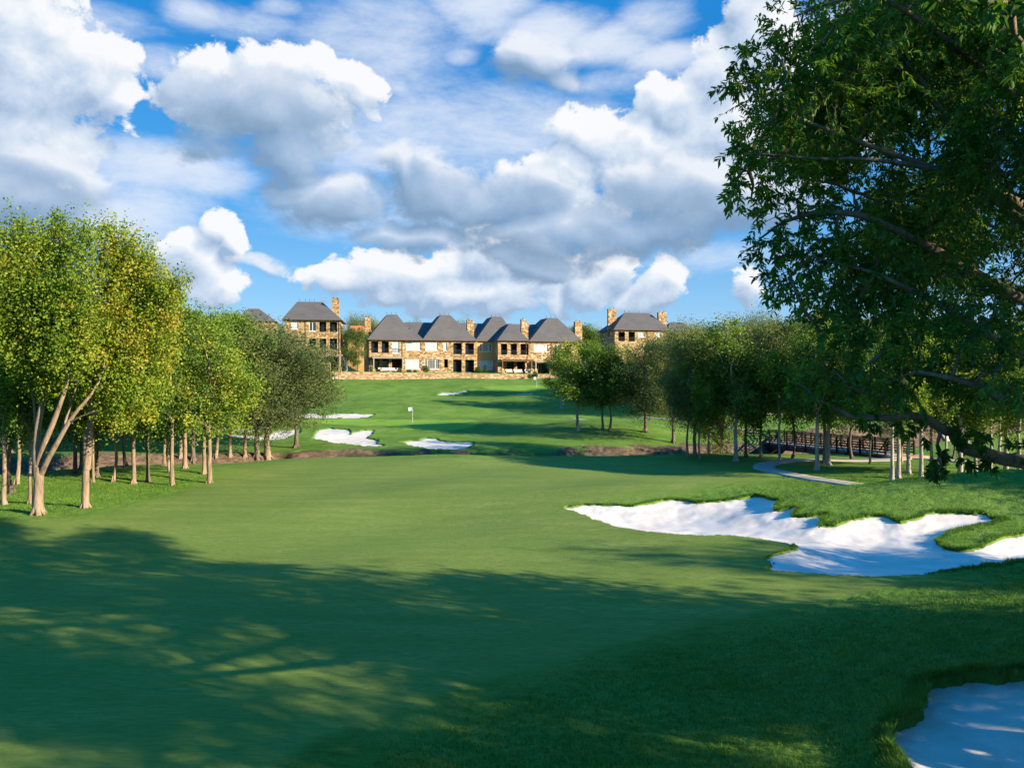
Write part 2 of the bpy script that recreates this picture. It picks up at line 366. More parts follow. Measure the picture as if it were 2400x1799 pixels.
bunker([(939,1035),(964,1032),(986,1031),(1000,1026),(1022,1027),(1036,1033),(1062,1035),(1109,1035),(1112,1043),(1094,1052),(1051,1055),(1008,1053),(964,1044)], .10,.10,.5,
       'half shaded white sand bunker just above the dirt bank in the centre')
bunker([(532,1017),(574,1019),(624,1019),(653,1008),(707,1005),(700,1014),(671,1028),(631,1032),(581,1028),(545,1023)], .10,.1,.5,
       'white sand bunker seen between the slender trunks at left')
bunker([(500,994),(530,1000),(552,1003),(603,1000),(621,1003),(617,1010),(563,1014),(519,1006)], .08,.1,.5,
       'small white sand bunker behind the trunks, farther than its neighbour')
bunker([(677,979),(686,968),(740,967),(747,972),(798,968),(834,968),(877,971),(863,978),(780,980),(725,980)], .12,.12,.5,
       'long narrow white sand bunker behind the lower green at left')
bunker([(1022,925),(1037,920),(1069,919),(1096,914),(1098,917),(1076,922),(1051,926)], .12,.12,.4,
       'small tapering sand bunker on the upper slope below the houses')
bunker([(1199,924.3),(1217,921),(1250,920.5),(1262,921.5),(1240,923.5),(1217,924.2)], .08,.08,.3,
       'tiny sliver of sand bunker below the upper green')

def bunker_fields(x, y, b):
    P, dep, lip, nz, _ = b
    lo = P.min(0)-3; hi = P.max(0)+3
    m = (x > lo[0]) & (x < hi[0]) & (y > lo[1]) & (y < hi[1])
    d = np.full(x.shape, -99.0)
    if m.any():
        xs, ys = x[m], y[m]
        dd = poly_dist(xs, ys, P, True); ins = inside(xs, ys, P)
        sdv = np.where(ins, dd, -dd)
        sc = .5 if nz < .4 else 1.1
        sdv = sdv + (vnoise(xs,ys,sc,5)-.5)*nz + (vnoise(xs,ys,sc*.35,6)-.5)*nz*.5
        d[m] = sdv
    return d
def sand_z(x, y, b, d, zb):
    P, dep, lip, nz, _ = b
    dc = np.clip(d, 0, 99)
    z = zb - .05 - dep*(1-np.exp(-dc/1.6))
    return z

# grid: fine in front, coarse to the horizon and behind
u_in = np.linspace(-.86, .86, 1000)
u_out = .86*np.geomspace(1, 150, 60)[1:]
U = np.concatenate([-u_out[::-1], u_in, u_out])
Yr = np.concatenate([[-400,-150,-60,-20,-6,2], np.geomspace(6, 190, 1050), np.geomspace(190, 4000, 40)[1:]])
UU, YY = np.meshgrid(U, Yr)
XX = UU*np.maximum(YY, 6.0)
fx, fy = XX.ravel(), YY.ravel()
nu, ny = len(U), len(Yr)
ZB = base(fx, fy); Z = ZB.copy()
# micro relief
cam_d = np.hypot(fx, fy)
FAIR = np.array([hit(*p) for p in [(-500,1262),(0,1222),(200,1215),(330,1185),(450,1150),(560,1095),(700,1078),(1050,1072),(1400,1072),(1700,1084),(1790,1120),(1640,1150),(1500,1166),(1400,1176),(1335,1186),(1345,1193),(1407,1214),(1457,1230),(1543,1242),(1634,1249),(1710,1247),(1790,1256),(1850,1268),(1858,1280),(1835,1290),(1795,1306),(1812,1318),(1812,1328),(1888,1338),(2000,1345),(2130,1345),(2220,1350),(2100,1372),
     (1950,1400),(1700,1450),(1400,1520),(1100,1600),(850,1690),(640,1790),(420,1950),(-800,1950)]])
def softmask(P, w, nz=.3, far=0.0):
    lo = P.min(0)-w*4; hi = P.max(0)+w*4; out = np.zeros(fx.shape)
    m = (fx > lo[0]) & (fx < hi[0]) & (fy > lo[1]) & (fy < hi[1])
    xs, ys = fx[m], fy[m]; dd = poly_dist(xs, ys, P, True); s = np.where(inside(xs, ys, P), dd, -dd)+(vnoise(xs,ys,.8,8)-.5)*nz
    w = w+far*np.maximum(0, np.hypot(xs, ys)-28); out[m] = sstep(-w, w, s); return out
fair = softmask(FAIR, .25, .3, .06)
FAR1 = wpoly([(1100,960),(1300,935),(1480,950),(1500,985),(1380,975),(1290,958)])
GREEN1 = wpoly([(640,986),(700,983),(800,981.5),(950,983),(1080,983),(1125,990),(1110,1000),(1060,1008),(1000,1009),(920,1002),(840,996),(740,991)])
GREEN2 = wpoly([(1130,906),(1180,903.5),(1260,903),(1320,906),(1310,912),(1220,914),(1150,912)])
green = np.maximum(softmask(GREEN1, .5), softmask(GREEN2, .8))
near_r = (1-fair)*(1-sstep(45, 80, cam_d))
Z += near_r*((vnoise(fx,fy,.35,11)-.5)*.05+(vnoise(fx,fy,.12,12)-.5)*.03+(vnoise(fx,fy,1.1,13)-.5)*.06)
creekd = poly_dist(fx, fy, CREEK)+(vnoise(fx,fy,2.2,3)-.5)*1.4
cside = np.interp(fx, CREEK[:,0], CREEK[:,1]) < fy
dirt = (1-sstep(np.where(cside,6.7,5.6)-1.2*np.exp(-((fx+1)/6)**2), np.where(cside,7.7,6.6)-1.2*np.exp(-((fx+1)/6)**2), creekd+(vnoise(fx,fy,.9,14)-.5)*2.2))
Z += dirt*((vnoise(fx,fy,1.6,15)-.7)*.28+(vnoise(fx,fy,.4,16)-.5)*.10)
sand_objs = []
edge = np.zeros(fx.shape)
for b in BUNKERS:
    d = bunker_fields(fx, fy, b); P, dep, lip, nz, lab = b
    near = d > -3
    zs = sand_z(fx, fy, b, d, ZB)
    lipz = lip*np.exp(-np.clip(-d,0,9)/.55)*sstep(-.02, .02, -d)
    inn = sstep(-.03, .12, d)
    Z = np.where(near, (Z+lipz*near)*(1-inn)+(zs-.35)*inn, Z)
    edge = np.maximum(edge, np.where(near, np.exp(-np.abs(d)/.18), 0))
    keep = (d > -.45).reshape(ny, nu)
    q = keep[:-1,:-1] | keep[1:,:-1] | keep[:-1,1:] | keep[1:,1:]
    jj, ii = np.nonzero(q)
    idx = np.stack([jj*nu+ii, jj*nu+ii+1, (jj+1)*nu+ii+1, (jj+1)*nu+ii], 1)
    uq, inv = np.unique(idx, return_inverse=True)
    dz = np.where(d[uq] < 0, np.clip(d[uq],-1,0)*.5-.02, 0)
    rake = .004*np.sin((fx[uq]*.8+fy[uq]*2.2+1.5*np.sin(fx[uq]*.45))*2*np.pi/.85)*sstep(0,.6,d[uq])*(1 if dep > .3 else 0)
    sv = np.stack([fx[uq], fy[uq], zs[uq]+dz+rake+(vnoise(fx[uq],fy[uq],.5,21)-.5)*.04+(vnoise(fx[uq],fy[uq],2.5,22)-.5)*.16*sstep(0,1.5,d[uq])], 1)
    sand_objs.append((fast_mesh('bunker', sv, inv.reshape(-1,4), 4, True), lab))
jj, ii = np.meshgrid(np.arange(ny-1), np.arange(nu-1), indexing='ij'); jj = jj.ravel(); ii = ii.ravel()
gf = np.stack([jj*nu+ii, jj*nu+ii+1, (jj+1)*nu+ii+1, (jj+1)*nu+ii], 1)
ground_me = fast_mesh('ground', np.stack([fx,fy,Z],1), gf, 4, True, attrs={'fair':fair,'green':green,'dirt':dirt,'edge':edge})

def ground_mat():
    m, nt, b = new_mat('turf'); L = nt.links
    def at(n): return nd(nt, 'ShaderNodeAttribute', attribute_name=n).outputs['Fac']
    n1 = noise_fac(nt, .35, 6, .6); n2 = noise_fac(nt, 3.0, 8, .7, ((.35,1.6,1),R(-12))); n3 = noise_fac(nt, 22, 5, .75)
    n4 = noise_fac(nt, 1.1, 5, .6, ((.25,1.0,1),R(8)))
    rough = ramp(nt, n2, [(.25,(.055,.135,.015)),(.5,(.105,.22,.026)),(.75,(.175,.30,.048))])
    rough = mixc(nt, ramp(nt, n3, [(.3,(0,0,0)),(.75,(1,1,1))]), mixc(nt, 1.0, rough, (.5,.55,.5), 'MULTIPLY'), rough)
    rough = mixc(nt, ramp(nt, n1, [(.35,(0,0,0)),(.7,(.7,.7,.7))]), rough, (.17,.27,.055))
    fairc = ramp(nt, n4, [(.3,(.145,.195,.036)),(.5,(.215,.262,.060)),(.7,(.29,.32,.095))])
    fairc = mixc(nt, ramp(nt, noise_fac(nt, .16, 4, .6, ((.5,1.3,1),R(15))), [(.35,(0,0,0)),(.65,(.6,.6,.6))]), fairc, (.14,.21,.038))
    fairc = mixc(nt, ramp(nt, n2, [(.3,(.55,.55,.55)),(.65,(0,0,0))]), fairc, (.12,.20,.036))
    fairc = mixc(nt, ramp(nt, n3, [(.25,(.35,.35,.35)),(.6,(0,0,0))]), fairc, (.08,.15,.026))
    nm = noise_fac(nt, 9.0, 6, .75, ((.3,1.5,1),R(-10)))
    fairc = mixc(nt, ramp(nt, nm, [(.38,(.9,.9,.9)),(.6,(0,0,0))]), fairc, (.10,.17,.03))
    greenc = ramp(nt, n1, [(.3,(.15,.30,.035)),(.7,(.20,.34,.045))])
    dirtc = ramp(nt, noise_fac(nt, 1.6, 9, .7, ((1,1,2.5),0)), [(.3,(.035,.025,.018)),(.5,(.11,.08,.055)),(.72,(.22,.165,.115))])
    c = mixc(nt, at('fair'), rough, fairc); c = mixc(nt, at('green'), c, greenc); c = mixc(nt, at('dirt'), c, dirtc)
    L.new(c, b.inputs['Base Color']); b.inputs['Roughness'].default_value = .9; b.inputs['Specular IOR Level'].default_value = .1
    hb = nd(nt, 'ShaderNodeMath', operation='MULTIPLY_ADD'); L.new(n3, hb.inputs[0]); hb.inputs[1].default_value = .5; L.new(n2, hb.inputs[2])
    fmul = nd(nt, 'ShaderNodeMapRange'); L.new(at('fair'), fmul.inputs[0]); fmul.inputs[3].default_value = .8; fmul.inputs[4].default_value = .45
    bn = nd(nt, 'ShaderNodeBump', Distance=.10); L.new(hb.outputs[0], bn.inputs['Height']); L.new(fmul.outputs[0], bn.inputs['Strength'])
    L.new(bn.outputs[0], b.inputs['Normal'])
    return m
tag(link('ground', ground_me, ground_mat()), kind='structure')
def sand_mat():
    m, nt, b = new_mat('white_sand'); L = nt.links
    n = noise_fac(nt, .9, 8, .65); n2 = noise_fac(nt, 40, 4, .7)
    c = ramp(nt, n, [(.3,(.50,.47,.42)),(.55,(.59,.565,.52)),(.8,(.67,.65,.61))])
    c = mixc(nt, ramp(nt, n2, [(.25,(.3,.3,.3)),(.5,(0,0,0))]), c, (.36,.32,.265))
    L.new(c, b.inputs['Base Color']); b.inputs['Roughness'].default_value = 1.0; b.inputs['Specular IOR Level'].default_value = 0
    tc = nt.nodes.new('ShaderNodeTexCoord'); mp = nt.nodes.new('ShaderNodeMapping'); mp.inputs['Rotation'].default_value = (0,0,R(65)); L.new(tc.outputs['Object'], mp.inputs[0])
    wv = nd(nt, 'ShaderNodeTexWave', Scale=3.2, Distortion=5.0, Detail=3.0); wv.inputs['Detail Scale'].default_value = .35; L.new(mp.outputs[0], wv.inputs[0])
    ad = nd(nt, 'ShaderNodeMath', operation='MULTIPLY_ADD'); L.new(wv.outputs['Fac'], ad.inputs[0]); ad.inputs[1].default_value = .5; L.new(n2, ad.inputs[2])
    bump(nt, b, ad.outputs[0], .22, .02)
    return m
M_SAND = sand_mat()
for me, lab in sand_objs:
    o = link('bunker', me, M_SAND); tag(o, lab, 'bunker', 'sand bunkers of the golf course'); o['kind'] = 'structure'

# ------------------------------------------------------------------ grass blades of the rough
def blades():
    r = np.random.default_rng(3); n = 520000
    Y = 11+ (r.random(n)**1.25)*42; U_ = r.uniform(-.72,.72,n); X = U_*Y
    P = FAIR; rough_ = ~inside(X, Y, P)
    keep = rough_ & ((U_ > -.2) | (Y > 33))
    # the bunker fields
    dm = np.full(n, -99.0)
    for b in BUNKERS[:2]: dm = np.maximum(dm, bunker_fields(X, Y, b))
    dF = poly_dist(X, Y, P, True); keep &= (dm < .05) & (r.random(n) < sstep(0, 1.8, dF+(vnoise(X,Y,.7,41)-.5)*.8)*.85+.15*(dF > .3))
    X, Y, dm, dF = X[keep], Y[keep], dm[keep], dF[keep]
    # extra fringe on the lips
    exX, exY = [], []
    for b in BUNKERS[:2]:
        Pp = b[0]; nseg = len(Pp)
        for i in range(nseg):
            a = Pp[i]; c = Pp[(i+1) % nseg]; Ln = np.hypot(*(c-a)); k = int(min(Ln, 12)*(1500 if b is BUNKERS[1] else 420))
            t = r.random(k); exX.append(a[0]+(c[0]-a[0])*t+r.normal(0,.1,k)); exY.append(a[1]+(c[1]-a[1])*t+r.normal(0,.1,k))
    exX = np.concatenate(exX); exY = np.concatenate(exY)
    dd = np.full(exX.shape, -99.0)
    for b in BUNKERS[:2]: dd = np.maximum(dd, bunker_fields(exX, exY, b))
    k2 = (dd < .06) & (dd > -.5) & ~inside(exX, exY, FAIR)
    X = np.concatenate([X, exX[k2]]); Y = np.concatenate([Y, exY[k2]]); dm = np.concatenate([dm, dd[k2]])
    n = len(X); zb = base(X, Y); dF = poly_dist(X, Y, FAIR, True)
    for b in BUNKERS[:2]:
        d = bunker_fields(X, Y, b); zb = zb+np.where(d > -3, b[2]*np.exp(-np.clip(-d,0,9)/.55), 0)
    zb += (vnoise(X,Y,.35,11)-.5)*.05+(vnoise(X,Y,1.1,13)-.5)*.06
    cl = vnoise(X,Y,.5,31)
    h = (.03+.05*r.random(n))*(0.5+cl)*(.35+.65*sstep(0,2.2,dF))*(1+.9*(dm > -.3)); w = (.008+.012*r.random(n))*(1+Y/30)
    an = r.uniform(0,2*np.pi,n); lean = r.uniform(.2,1.3,n)*h; la = an+np.pi/2+r.normal(0,.6,n)
    c = np.cos(an)*w/2; s = np.sin(an)*w/2
    v = np.empty((n,3,3)); v[:,0] = np.stack([X-c,Y-s,zb-.02],1); v[:,1] = np.stack([X+c,Y+s,zb-.02],1)
    v[:,2] = np.stack([X+np.cos(la)*lean, Y+np.sin(la)*lean, zb+h],1)
    me = fast_mesh('rough_grass', v.reshape(-1,3), np.arange(n*3).reshape(-1,3), 3, False, face_attrs={'v': np.clip(.5*cl+.5*r.random(n),0,1)})
    m, nt, b = new_mat('grass_blades'); at = nd(nt, 'ShaderNodeAttribute', attribute_name='v')
    cc = ramp(nt, at.outputs['Fac'], [(0,(.05,.14,.014)),(.5,(.10,.22,.022)),(.93,(.19,.31,.05)),(1,(.34,.33,.12))]); nt.links.new(cc, b.inputs['Base Color']); b.inputs['Roughness'].default_value = .7
    tr = nt.nodes.new('ShaderNodeBsdfTranslucent'); nt.links.new(cc, tr.inputs[0]); ms = nt.nodes.new('ShaderNodeMixShader'); ms.inputs[0].default_value = .3
    nt.links.new(b.outputs[0], ms.inputs[1]); nt.links.new(tr.outputs[0], ms.inputs[2]); nt.links.new(ms.outputs[0], nt.nodes['Material Output'].inputs['Surface'])
    tag(link('rough_grass', me, m), 'longer green grass of the rough around the bunkers', 'grass', kind='stuff')
blades()

# ------------------------------------------------------------------ paths
M_CONC = simple('concrete', (.34,.31,.27), .9, .15, 2.0)
def strip(name, pts, width, mat, lift=.05):
    pts = np.array(pts, float); seg = []
    d = np.concatenate([[0], np.cumsum(np.hypot(*(pts[1:]-pts[:-1]).T))]); n = int(d[-1]/.5)+2
    t = np.linspace(0, d[-1], n); xs = np.interp(t, d, pts[:,0]); ys = np.interp(t, d, pts[:,1])
    for _ in range(12): xs[1:-1] = (xs[:-2]+xs[1:-1]*2+xs[2:])/4; ys[1:-1] = (ys[:-2]+ys[1:-1]*2+ys[2:])/4
    tx = np.gradient(xs); ty = np.gradient(ys); l = np.hypot(tx, ty); nx, ny_ = -ty/l, tx/l
    offs = np.linspace(-width/2, width/2, 5)
    V = []
    for o in offs: V.append(np.stack([xs+nx*o, ys+ny_*o], 1))
    V = np.stack(V, 1); z = base(V[...,0].ravel(), V[...,1].ravel()).reshape(n,5)
    zc = np.maximum(z.max(1), 0*z.max(1)+z[:,2])[:,None]+lift+0*z
    top = np.concatenate([V, zc[...,None]], 2)
    low = top[:,[0,4]].copy(); low[...,2] -= .35
    verts = np.concatenate([low[:,0:1], top, low[:,1:2]], 1)
    vi = np.arange(n*7).reshape(n,7); f = np.stack([vi[:-1,:-1].ravel(), vi[:-1,1:].ravel(), vi[1:,1:].ravel(), vi[1:,:-1].ravel()], 1)
    o = link(name, fast_mesh(name, verts.reshape(-1,3), f, 4), mat); tag(o, kind='structure'); return o
BR0 = np.array([29.4,92.0,-.75]); BR1 = np.array([34.6,68.5,-.05])
strip('path', [(37,60.5),tuple(BR1[:2]),(33.5,65.5),(29,64.4),(24,63.0),(20,60.8),(18.8,57.8),(19.8,53),(22.0,48.5),(26,43.5),(33,38)], 1.6, M_CONC)
strip('path', [tuple(BR0[:2]),(27,97.0),(22,100),(17,104),(12,109),(9,114)], 1.5, M_CONC, .06)
strip('path', [(70,92),(52,118),(40,121),(30,118),(27,110),(25,101)], 2.2, M_CONC, .06)

# ------------------------------------------------------------------ trees
def leaves(centers, length, width, r, droop=0.0, up=0.0):
    """one folded diamond per leaf (4 verts, 2 triangles merged in a quad)"""
    n = len(centers)
    d = r.normal(size=(n,3)); d[:,2] = d[:,2]*.8-droop+up; d /= np.linalg.norm(d,axis=1)[:,None]+1e-9
    a = r.normal(size=(n,3)); a[:,2] += .6
    s = np.cross(d, a); s /= np.linalg.norm(s,axis=1)[:,None]+1e-9
    nn = np.cross(s, d); L_ = length*(.65+.7*r.random(n))[:,None]; W = width*(.7+.6*r.random(n))[:,None]
    v = np.empty((n,4,3)); v[:,0] = centers-d*L_*.5; v[:,2] = centers+d*L_*.5
    v[:,1] = centers+s*W*.5+nn*W*.18; v[:,3] = centers-s*W*.5+nn*W*.18
    return v.reshape(-1,3), np.arange(n*4).reshape(-1,4)
def limb(mb, p0, p1, r0, r1, rnd, sag=0.0, n=5, sides=6, wob=.06):
    p0 = Vector(p0); p1 = Vector(p1); L_ = (p1-p0).length; pts = []; rad = []
    side = Vector((rnd.uniform(-1,1), rnd.uniform(-1,1), rnd.uniform(-.3,.3)))*L_*wob*1.5
    for i in range(n+1):
        t = i/n; p = p0.lerp(p1, t)+side*math.sin(math.pi*t)+Vector((rnd.uniform(-1,1),rnd.uniform(-1,1),rnd.uniform(-1,1)))*L_*wob*.35*(0 < i < n)
        p.z += sag*math.sin(math.pi*t)*L_
        pts.append(p); rad.append(r0+(r1-r0)*t)
    mb.tube(pts, rad, sides, False); return pts
def crown_points(lobes, ncl, nlf, r, sig, shell=.62, up=0.0):
    """lobes (x,y,z,rx,ry,rz); leaf centres in clusters spread through and over each lobe"""
    lobes = np.array(lobes, float); vol = (lobes[:,3]*lobes[:,4]*lobes[:,5])**(2/3); wt = vol/vol.sum()
    C = []; V = []; A = []
    for L_, w in zip(lobes, wt):
        k = max(3, int(ncl*w)); d = r.normal(size=(k,3)); d /= np.linalg.norm(d,axis=1)[:,None]
        rad = shell+(1.08-shell)*r.random(k)**.7; rad[r.random(k) < .28] *= r.uniform(.2,.9)
        c = L_[:3]+d*rad[:,None]*L_[3:6]; A.append(c)
        vv = r.normal(0,.19,k)
        nl = np.maximum(3, (nlf*(.35+1.3*r.random(k))).astype(int))
        idx = np.repeat(np.arange(k), nl); m = len(idx)
        dirv = d[idx]+np.array([0,0,up]); ext = sig*(.6+.9*r.random(k))[idx][:,None]
        p = c[idx]+r.normal(size=(m,3))*ext+dirv*ext*r.uniform(-.2,1.6,(m,1))
        C.append(p); V.append(vv[idx]+r.normal(0,.075,m)+.5)
    return np.concatenate(C), np.concatenate(V), np.concatenate(A)
def crown_mesh(lobes, ncl, nlf, sig, ll, lw, seed, droop=0.0, up=0.0, shell=.62, vfun=None):
    r = np.random.default_rng(seed); C, V, A = crown_points(lobes, ncl, nlf, r, sig, shell, up)
    v, f = leaves(C, ll, lw, r, droop, up)
    if vfun is not None: V = V+vfun(C)
    return fast_mesh('crown', v, f, 4, False, face_attrs={'v': V}), A
def root_flare(mb, x, y, r, rnd, n=5):
    for i in range(n):
        a = 2*math.pi*i/n+rnd.uniform(-.3,.3)
        mb.tube([(x+math.cos(a)*r*.4,y+math.sin(a)*r*.4,r*2.2),(x+math.cos(a)*r*1.1,y+math.sin(a)*r*1.1,r*.6),(x+math.cos(a)*r*2.1,y+math.sin(a)*r*2.1,-.12)], [r*.45,r*.4,r*.16], 6)
def wood_mesh(lobes, anchors, hb, tr, style, seed, lean=(0,0), twigs=60):
    """trunk with limbs: style straight / fork / curve / vase"""
    rnd = random.Random(seed); mb = MB(); rn = np.random.default_rng(seed)
    pts = []; n = 7
    cv = rnd.uniform(-.25,.25) if style != 'curve' else rnd.choice((-1,1))*.55
    for i in range(n+1):
        t = i/n
        pts.append(Vector((lean[0]*t+cv*math.sin(math.pi*t)*hb*.14+rnd.uniform(-.03,.03), lean[1]*t+rnd.uniform(-.03,.03), -.25+(hb+.25)*t)))
    mb.tube(pts, [tr*(1.35 if i == 0 else 1.12 if i == 1 else 1.0-.28*i/n) for i in range(n+1)], 9, False)
    root_flare(mb, 0, 0, tr, rnd)
    top = pts[-1]; L_ = sorted(lobes, key=lambda l: -l[2])
    ends = []
    if style in ('straight', 'curve'):
        hi = Vector(L_[0][:3]); main = limb(mb, top, hi, tr*.72, tr*.12, rnd, n=7, sides=7, wob=.03)
        for l in L_[1:]:
            st = main[min(len(main)-2, max(0, int((l[2]-hb*1.1)/(max(hi.z-hb,.1))*7*.55)))]
            ends.append((limb(mb, st, l[:3], tr*.34, tr*.08, rnd, .06, 5, 5), l))
        ends.append((main, L_[0]))
    else:
        k = min(len(L_), 3 if style == 'fork' else 5); mains = []
        ids = list(range(len(L_))); rnd.shuffle(ids)
        low = pts[-1 if style == 'fork' else -2]
        for j in ids[:k]: mains.append((limb(mb, low, L_[j][:3], tr*.62, tr*.12, rnd, -.03, 7, 7, .05), L_[j]))
        ends += mains
        for j in ids[k:]:
            c = Vector(L_[j][:3]); m = min(mains, key=lambda q: (q[0][3]-c).length)
            ends.append((limb(mb, m[0][3], c, tr*.3, tr*.07, rnd, .05, 5, 5), L_[j]))
    P = [p for e in ends for p in e[0][2:]]; PA = np.array([tuple(p) for p in P])
    for a in anchors[rn.choice(len(anchors), min(twigs, len(anchors)), replace=False)]:
        d = ((PA-a)**2).sum(1); q = P[int(d.argmin())]
        limb(mb, q, tuple(a), tr*.11, tr*.03, rnd, 0, 3, 4, .08)
    return mb.mesh('trunk', True)

PROTO = {}
def proto(key, H, hb, rx, nl, style, seed, leafm, barkm, tr=.2, ncl=420, nlf=40, ll=.20, lw=.12, up=0.0, droop=0.0, sig=.28, lobr=(.24,.48), cone=0.0):
    rnd = random.Random(seed); lobes = []; cz = (hb+H)/2; rz = (H-hb)/2
    while len(lobes) < nl:
        x, y, z = (rnd.uniform(-1,1) for _ in range(3)); q = x*x+y*y+z*z
        if q > 1.15 or q < .10: continue
        lr = rnd.uniform(*lobr)*min(rx, rz*1.1)*(.72 if q > .8 else 1.0)
        w = 1-cone*max(z,0)
        c = (x*(rx-lr*.7)*w, y*(rx-lr*.7)*w, cz+z*(rz-lr*.7))
        if all((c[0]-l[0])**2+(c[1]-l[1])**2+(c[2]-l[2])**2 > (lr*.55)**2 for l in lobes) or rnd.random() < .1:
            lobes.append((*c, lr, lr, lr*rnd.uniform(.85,1.3)))
    cm, A = crown_mesh(lobes, ncl, nlf, sig, ll, lw, seed, droop, up)
    tm = wood_mesh(lobes, A, hb+rz*.15, tr, style, seed)
    cm.materials.append(leafm); tm.materials.append(barkm)
    PROTO[key] = (H, rx, tm, cm)
proto('elm_a', 12, 3.0, 3.2, 19, 'straight', 11, M_LEAF_GRN, M_BARK, .16)
proto('elm_b', 12, 3.6, 2.9, 17, 'fork', 12, M_LEAF_GRN, M_BARK, .145)
proto('elm_c', 11, 3.0, 3.4, 20, 'curve', 13, M_LEAF_GRN, M_BARK, .15)
proto('olive_a', 12, 1.7, 3.6, 24, 'straight', 14, M_LEAF_OLV, M_BARKD, .19, 620, 44, .17, .075, .5)
proto('olive_b', 12, 2.2, 3.4, 22, 'fork', 15, M_LEAF_OLV, M_BARK, .17, 600, 44, .17, .075, .7)
proto('pale_a', 12, 2.9, 3.0, 18, 'straight', 16, M_LEAF_GRN, M_BARKW, .16, 380, 36)
proto('pale_b', 12, 4.0, 2.8, 16, 'fork', 17, M_LEAF_GRN, M_BARKW, .17, 380, 36)
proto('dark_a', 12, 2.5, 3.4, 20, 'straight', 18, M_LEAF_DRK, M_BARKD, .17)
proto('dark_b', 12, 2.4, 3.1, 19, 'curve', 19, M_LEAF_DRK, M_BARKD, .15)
proto('autumn_a', 13, 4.0, 2.8, 16, 'vase', 20, M_LEAF_AUT, M_BARK, .22, 650, 48, .15, .11, .6, sig=.26)
proto('slim', 9, 2.6, 1.6, 11, 'straight', 21, M_LEAF_GRN, M_BARKW, .09, 210, 34, .2, .12)
proto('bush', 3.0, .2, 1.6, 10, 'vase', 22, M_LEAF_DRK, M_BARKD, .06, 260, 36, .12, .07, sig=.16)
def plant_tree(key, x, y, z, h, width, label, group, cat='tree', rz=None, name='tree', bark=None, leaf=None):
    H, rx, tm, cm = PROTO[key]; r = random.Random(int(x*131+y*17))
    root = empty(name, (x, y, z), rz if rz is not None else r.uniform(0, 6.28))
    root.scale = (width/(2*rx*1.08), width/(2*rx*1.08), h/(H*1.03))
    tag(root, label, cat, group)
    for nme, me, mt in (('trunk', tm, bark), ('crown', cm, leaf)):
        o = bpy.data.objects.new(nme, me); COL.objects.link(o); o.parent = root
        if mt is not None: o.material_slots[0].link = 'OBJECT'; o.material_slots[0].material = mt
    return root
def at(px, py=None, top=700, wpx=120, Y=None):
    """ground point seen at (px,py) - or at distance Y - with the tree's height and width in metres"""
    if Y is None: x, y = hit(px, py)
    else: y = Y; x = (px-1200)/F*Y
    z = gz(x, y); h = CAMZ-(top-HOR)/F*y-z
    return x, y, z, h, wpx/F*y

LEFT = 'trees of the grove at the left'
left = [ # key, px, py, top, width px, Y, label
 ('elm_b',10,1184,600,230,None,'slim tan trunked tree at the left edge, beside the thick forked tree'),
 ('dark_b',29,1155,640,240,None,'shaded tree with flared base behind the slim one at the left edge'),
 ('elm_c',39,1135,650,220,None,'curving trunked tree at far left, standing by the dark creek bank'),
 ('elm_a',71,1180,640,200,None,'tree with flared pale base directly behind the thick forked tree'),
 ('elm_b',218,1130,700,130,None,'very thin trunked tree just right of the lone straight front trunk'),
 ('dark_a',227,1118,660,200,None,'dark shaded trunk tree standing behind the thin trunked one'),
 ('elm_c',265,1128,690,190,None,'tree with a bent trunk and surface roots in the middle of the grove'),
 ('elm_b',313,1133,700,210,None,'low forking tree whose trunk splits into a Y below the autumn crown'),
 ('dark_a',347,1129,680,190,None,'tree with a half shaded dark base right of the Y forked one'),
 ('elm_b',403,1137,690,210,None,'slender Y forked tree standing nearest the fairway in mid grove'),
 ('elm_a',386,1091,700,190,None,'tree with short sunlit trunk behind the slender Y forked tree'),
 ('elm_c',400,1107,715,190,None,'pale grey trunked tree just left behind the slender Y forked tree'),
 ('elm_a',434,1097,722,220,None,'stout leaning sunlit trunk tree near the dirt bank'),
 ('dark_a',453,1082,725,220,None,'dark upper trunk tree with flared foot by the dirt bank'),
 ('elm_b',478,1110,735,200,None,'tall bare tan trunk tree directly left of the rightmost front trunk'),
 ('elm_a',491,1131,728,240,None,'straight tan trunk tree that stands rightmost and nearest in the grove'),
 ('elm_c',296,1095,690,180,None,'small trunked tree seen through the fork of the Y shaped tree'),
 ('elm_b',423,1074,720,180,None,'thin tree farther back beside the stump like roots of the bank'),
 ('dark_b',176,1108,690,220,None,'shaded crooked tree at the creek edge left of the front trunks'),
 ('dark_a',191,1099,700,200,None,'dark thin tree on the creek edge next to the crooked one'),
 ('elm_b',539,1070,740,170,None,'tree on the dirt bank with a gnarled widening foot'),
 ('elm_c',505,1073,735,180,None,'thin curved trunk tree on the dirt bank behind the grove'),
 ('elm_a',574,1071,735,170,None,'short leaning trunk tree on the bank in front of the sand'),
 ('olive_a',602,1073,742,270,None,'dark brown trunked tree at the right end of the grove'),
 ('olive_b',626,1072,748,330,None,'tan trunked spreading olive green tree, rightmost of the grove'),
]
for i, (k, px, py, top, w, Y, lab) in enumerate(left):
    x, y, z, h, wd = at(px, py, top, w, Y)
    z = gz(x, y)
    plant_tree(k, x, y, z, h, wd, lab, LEFT)
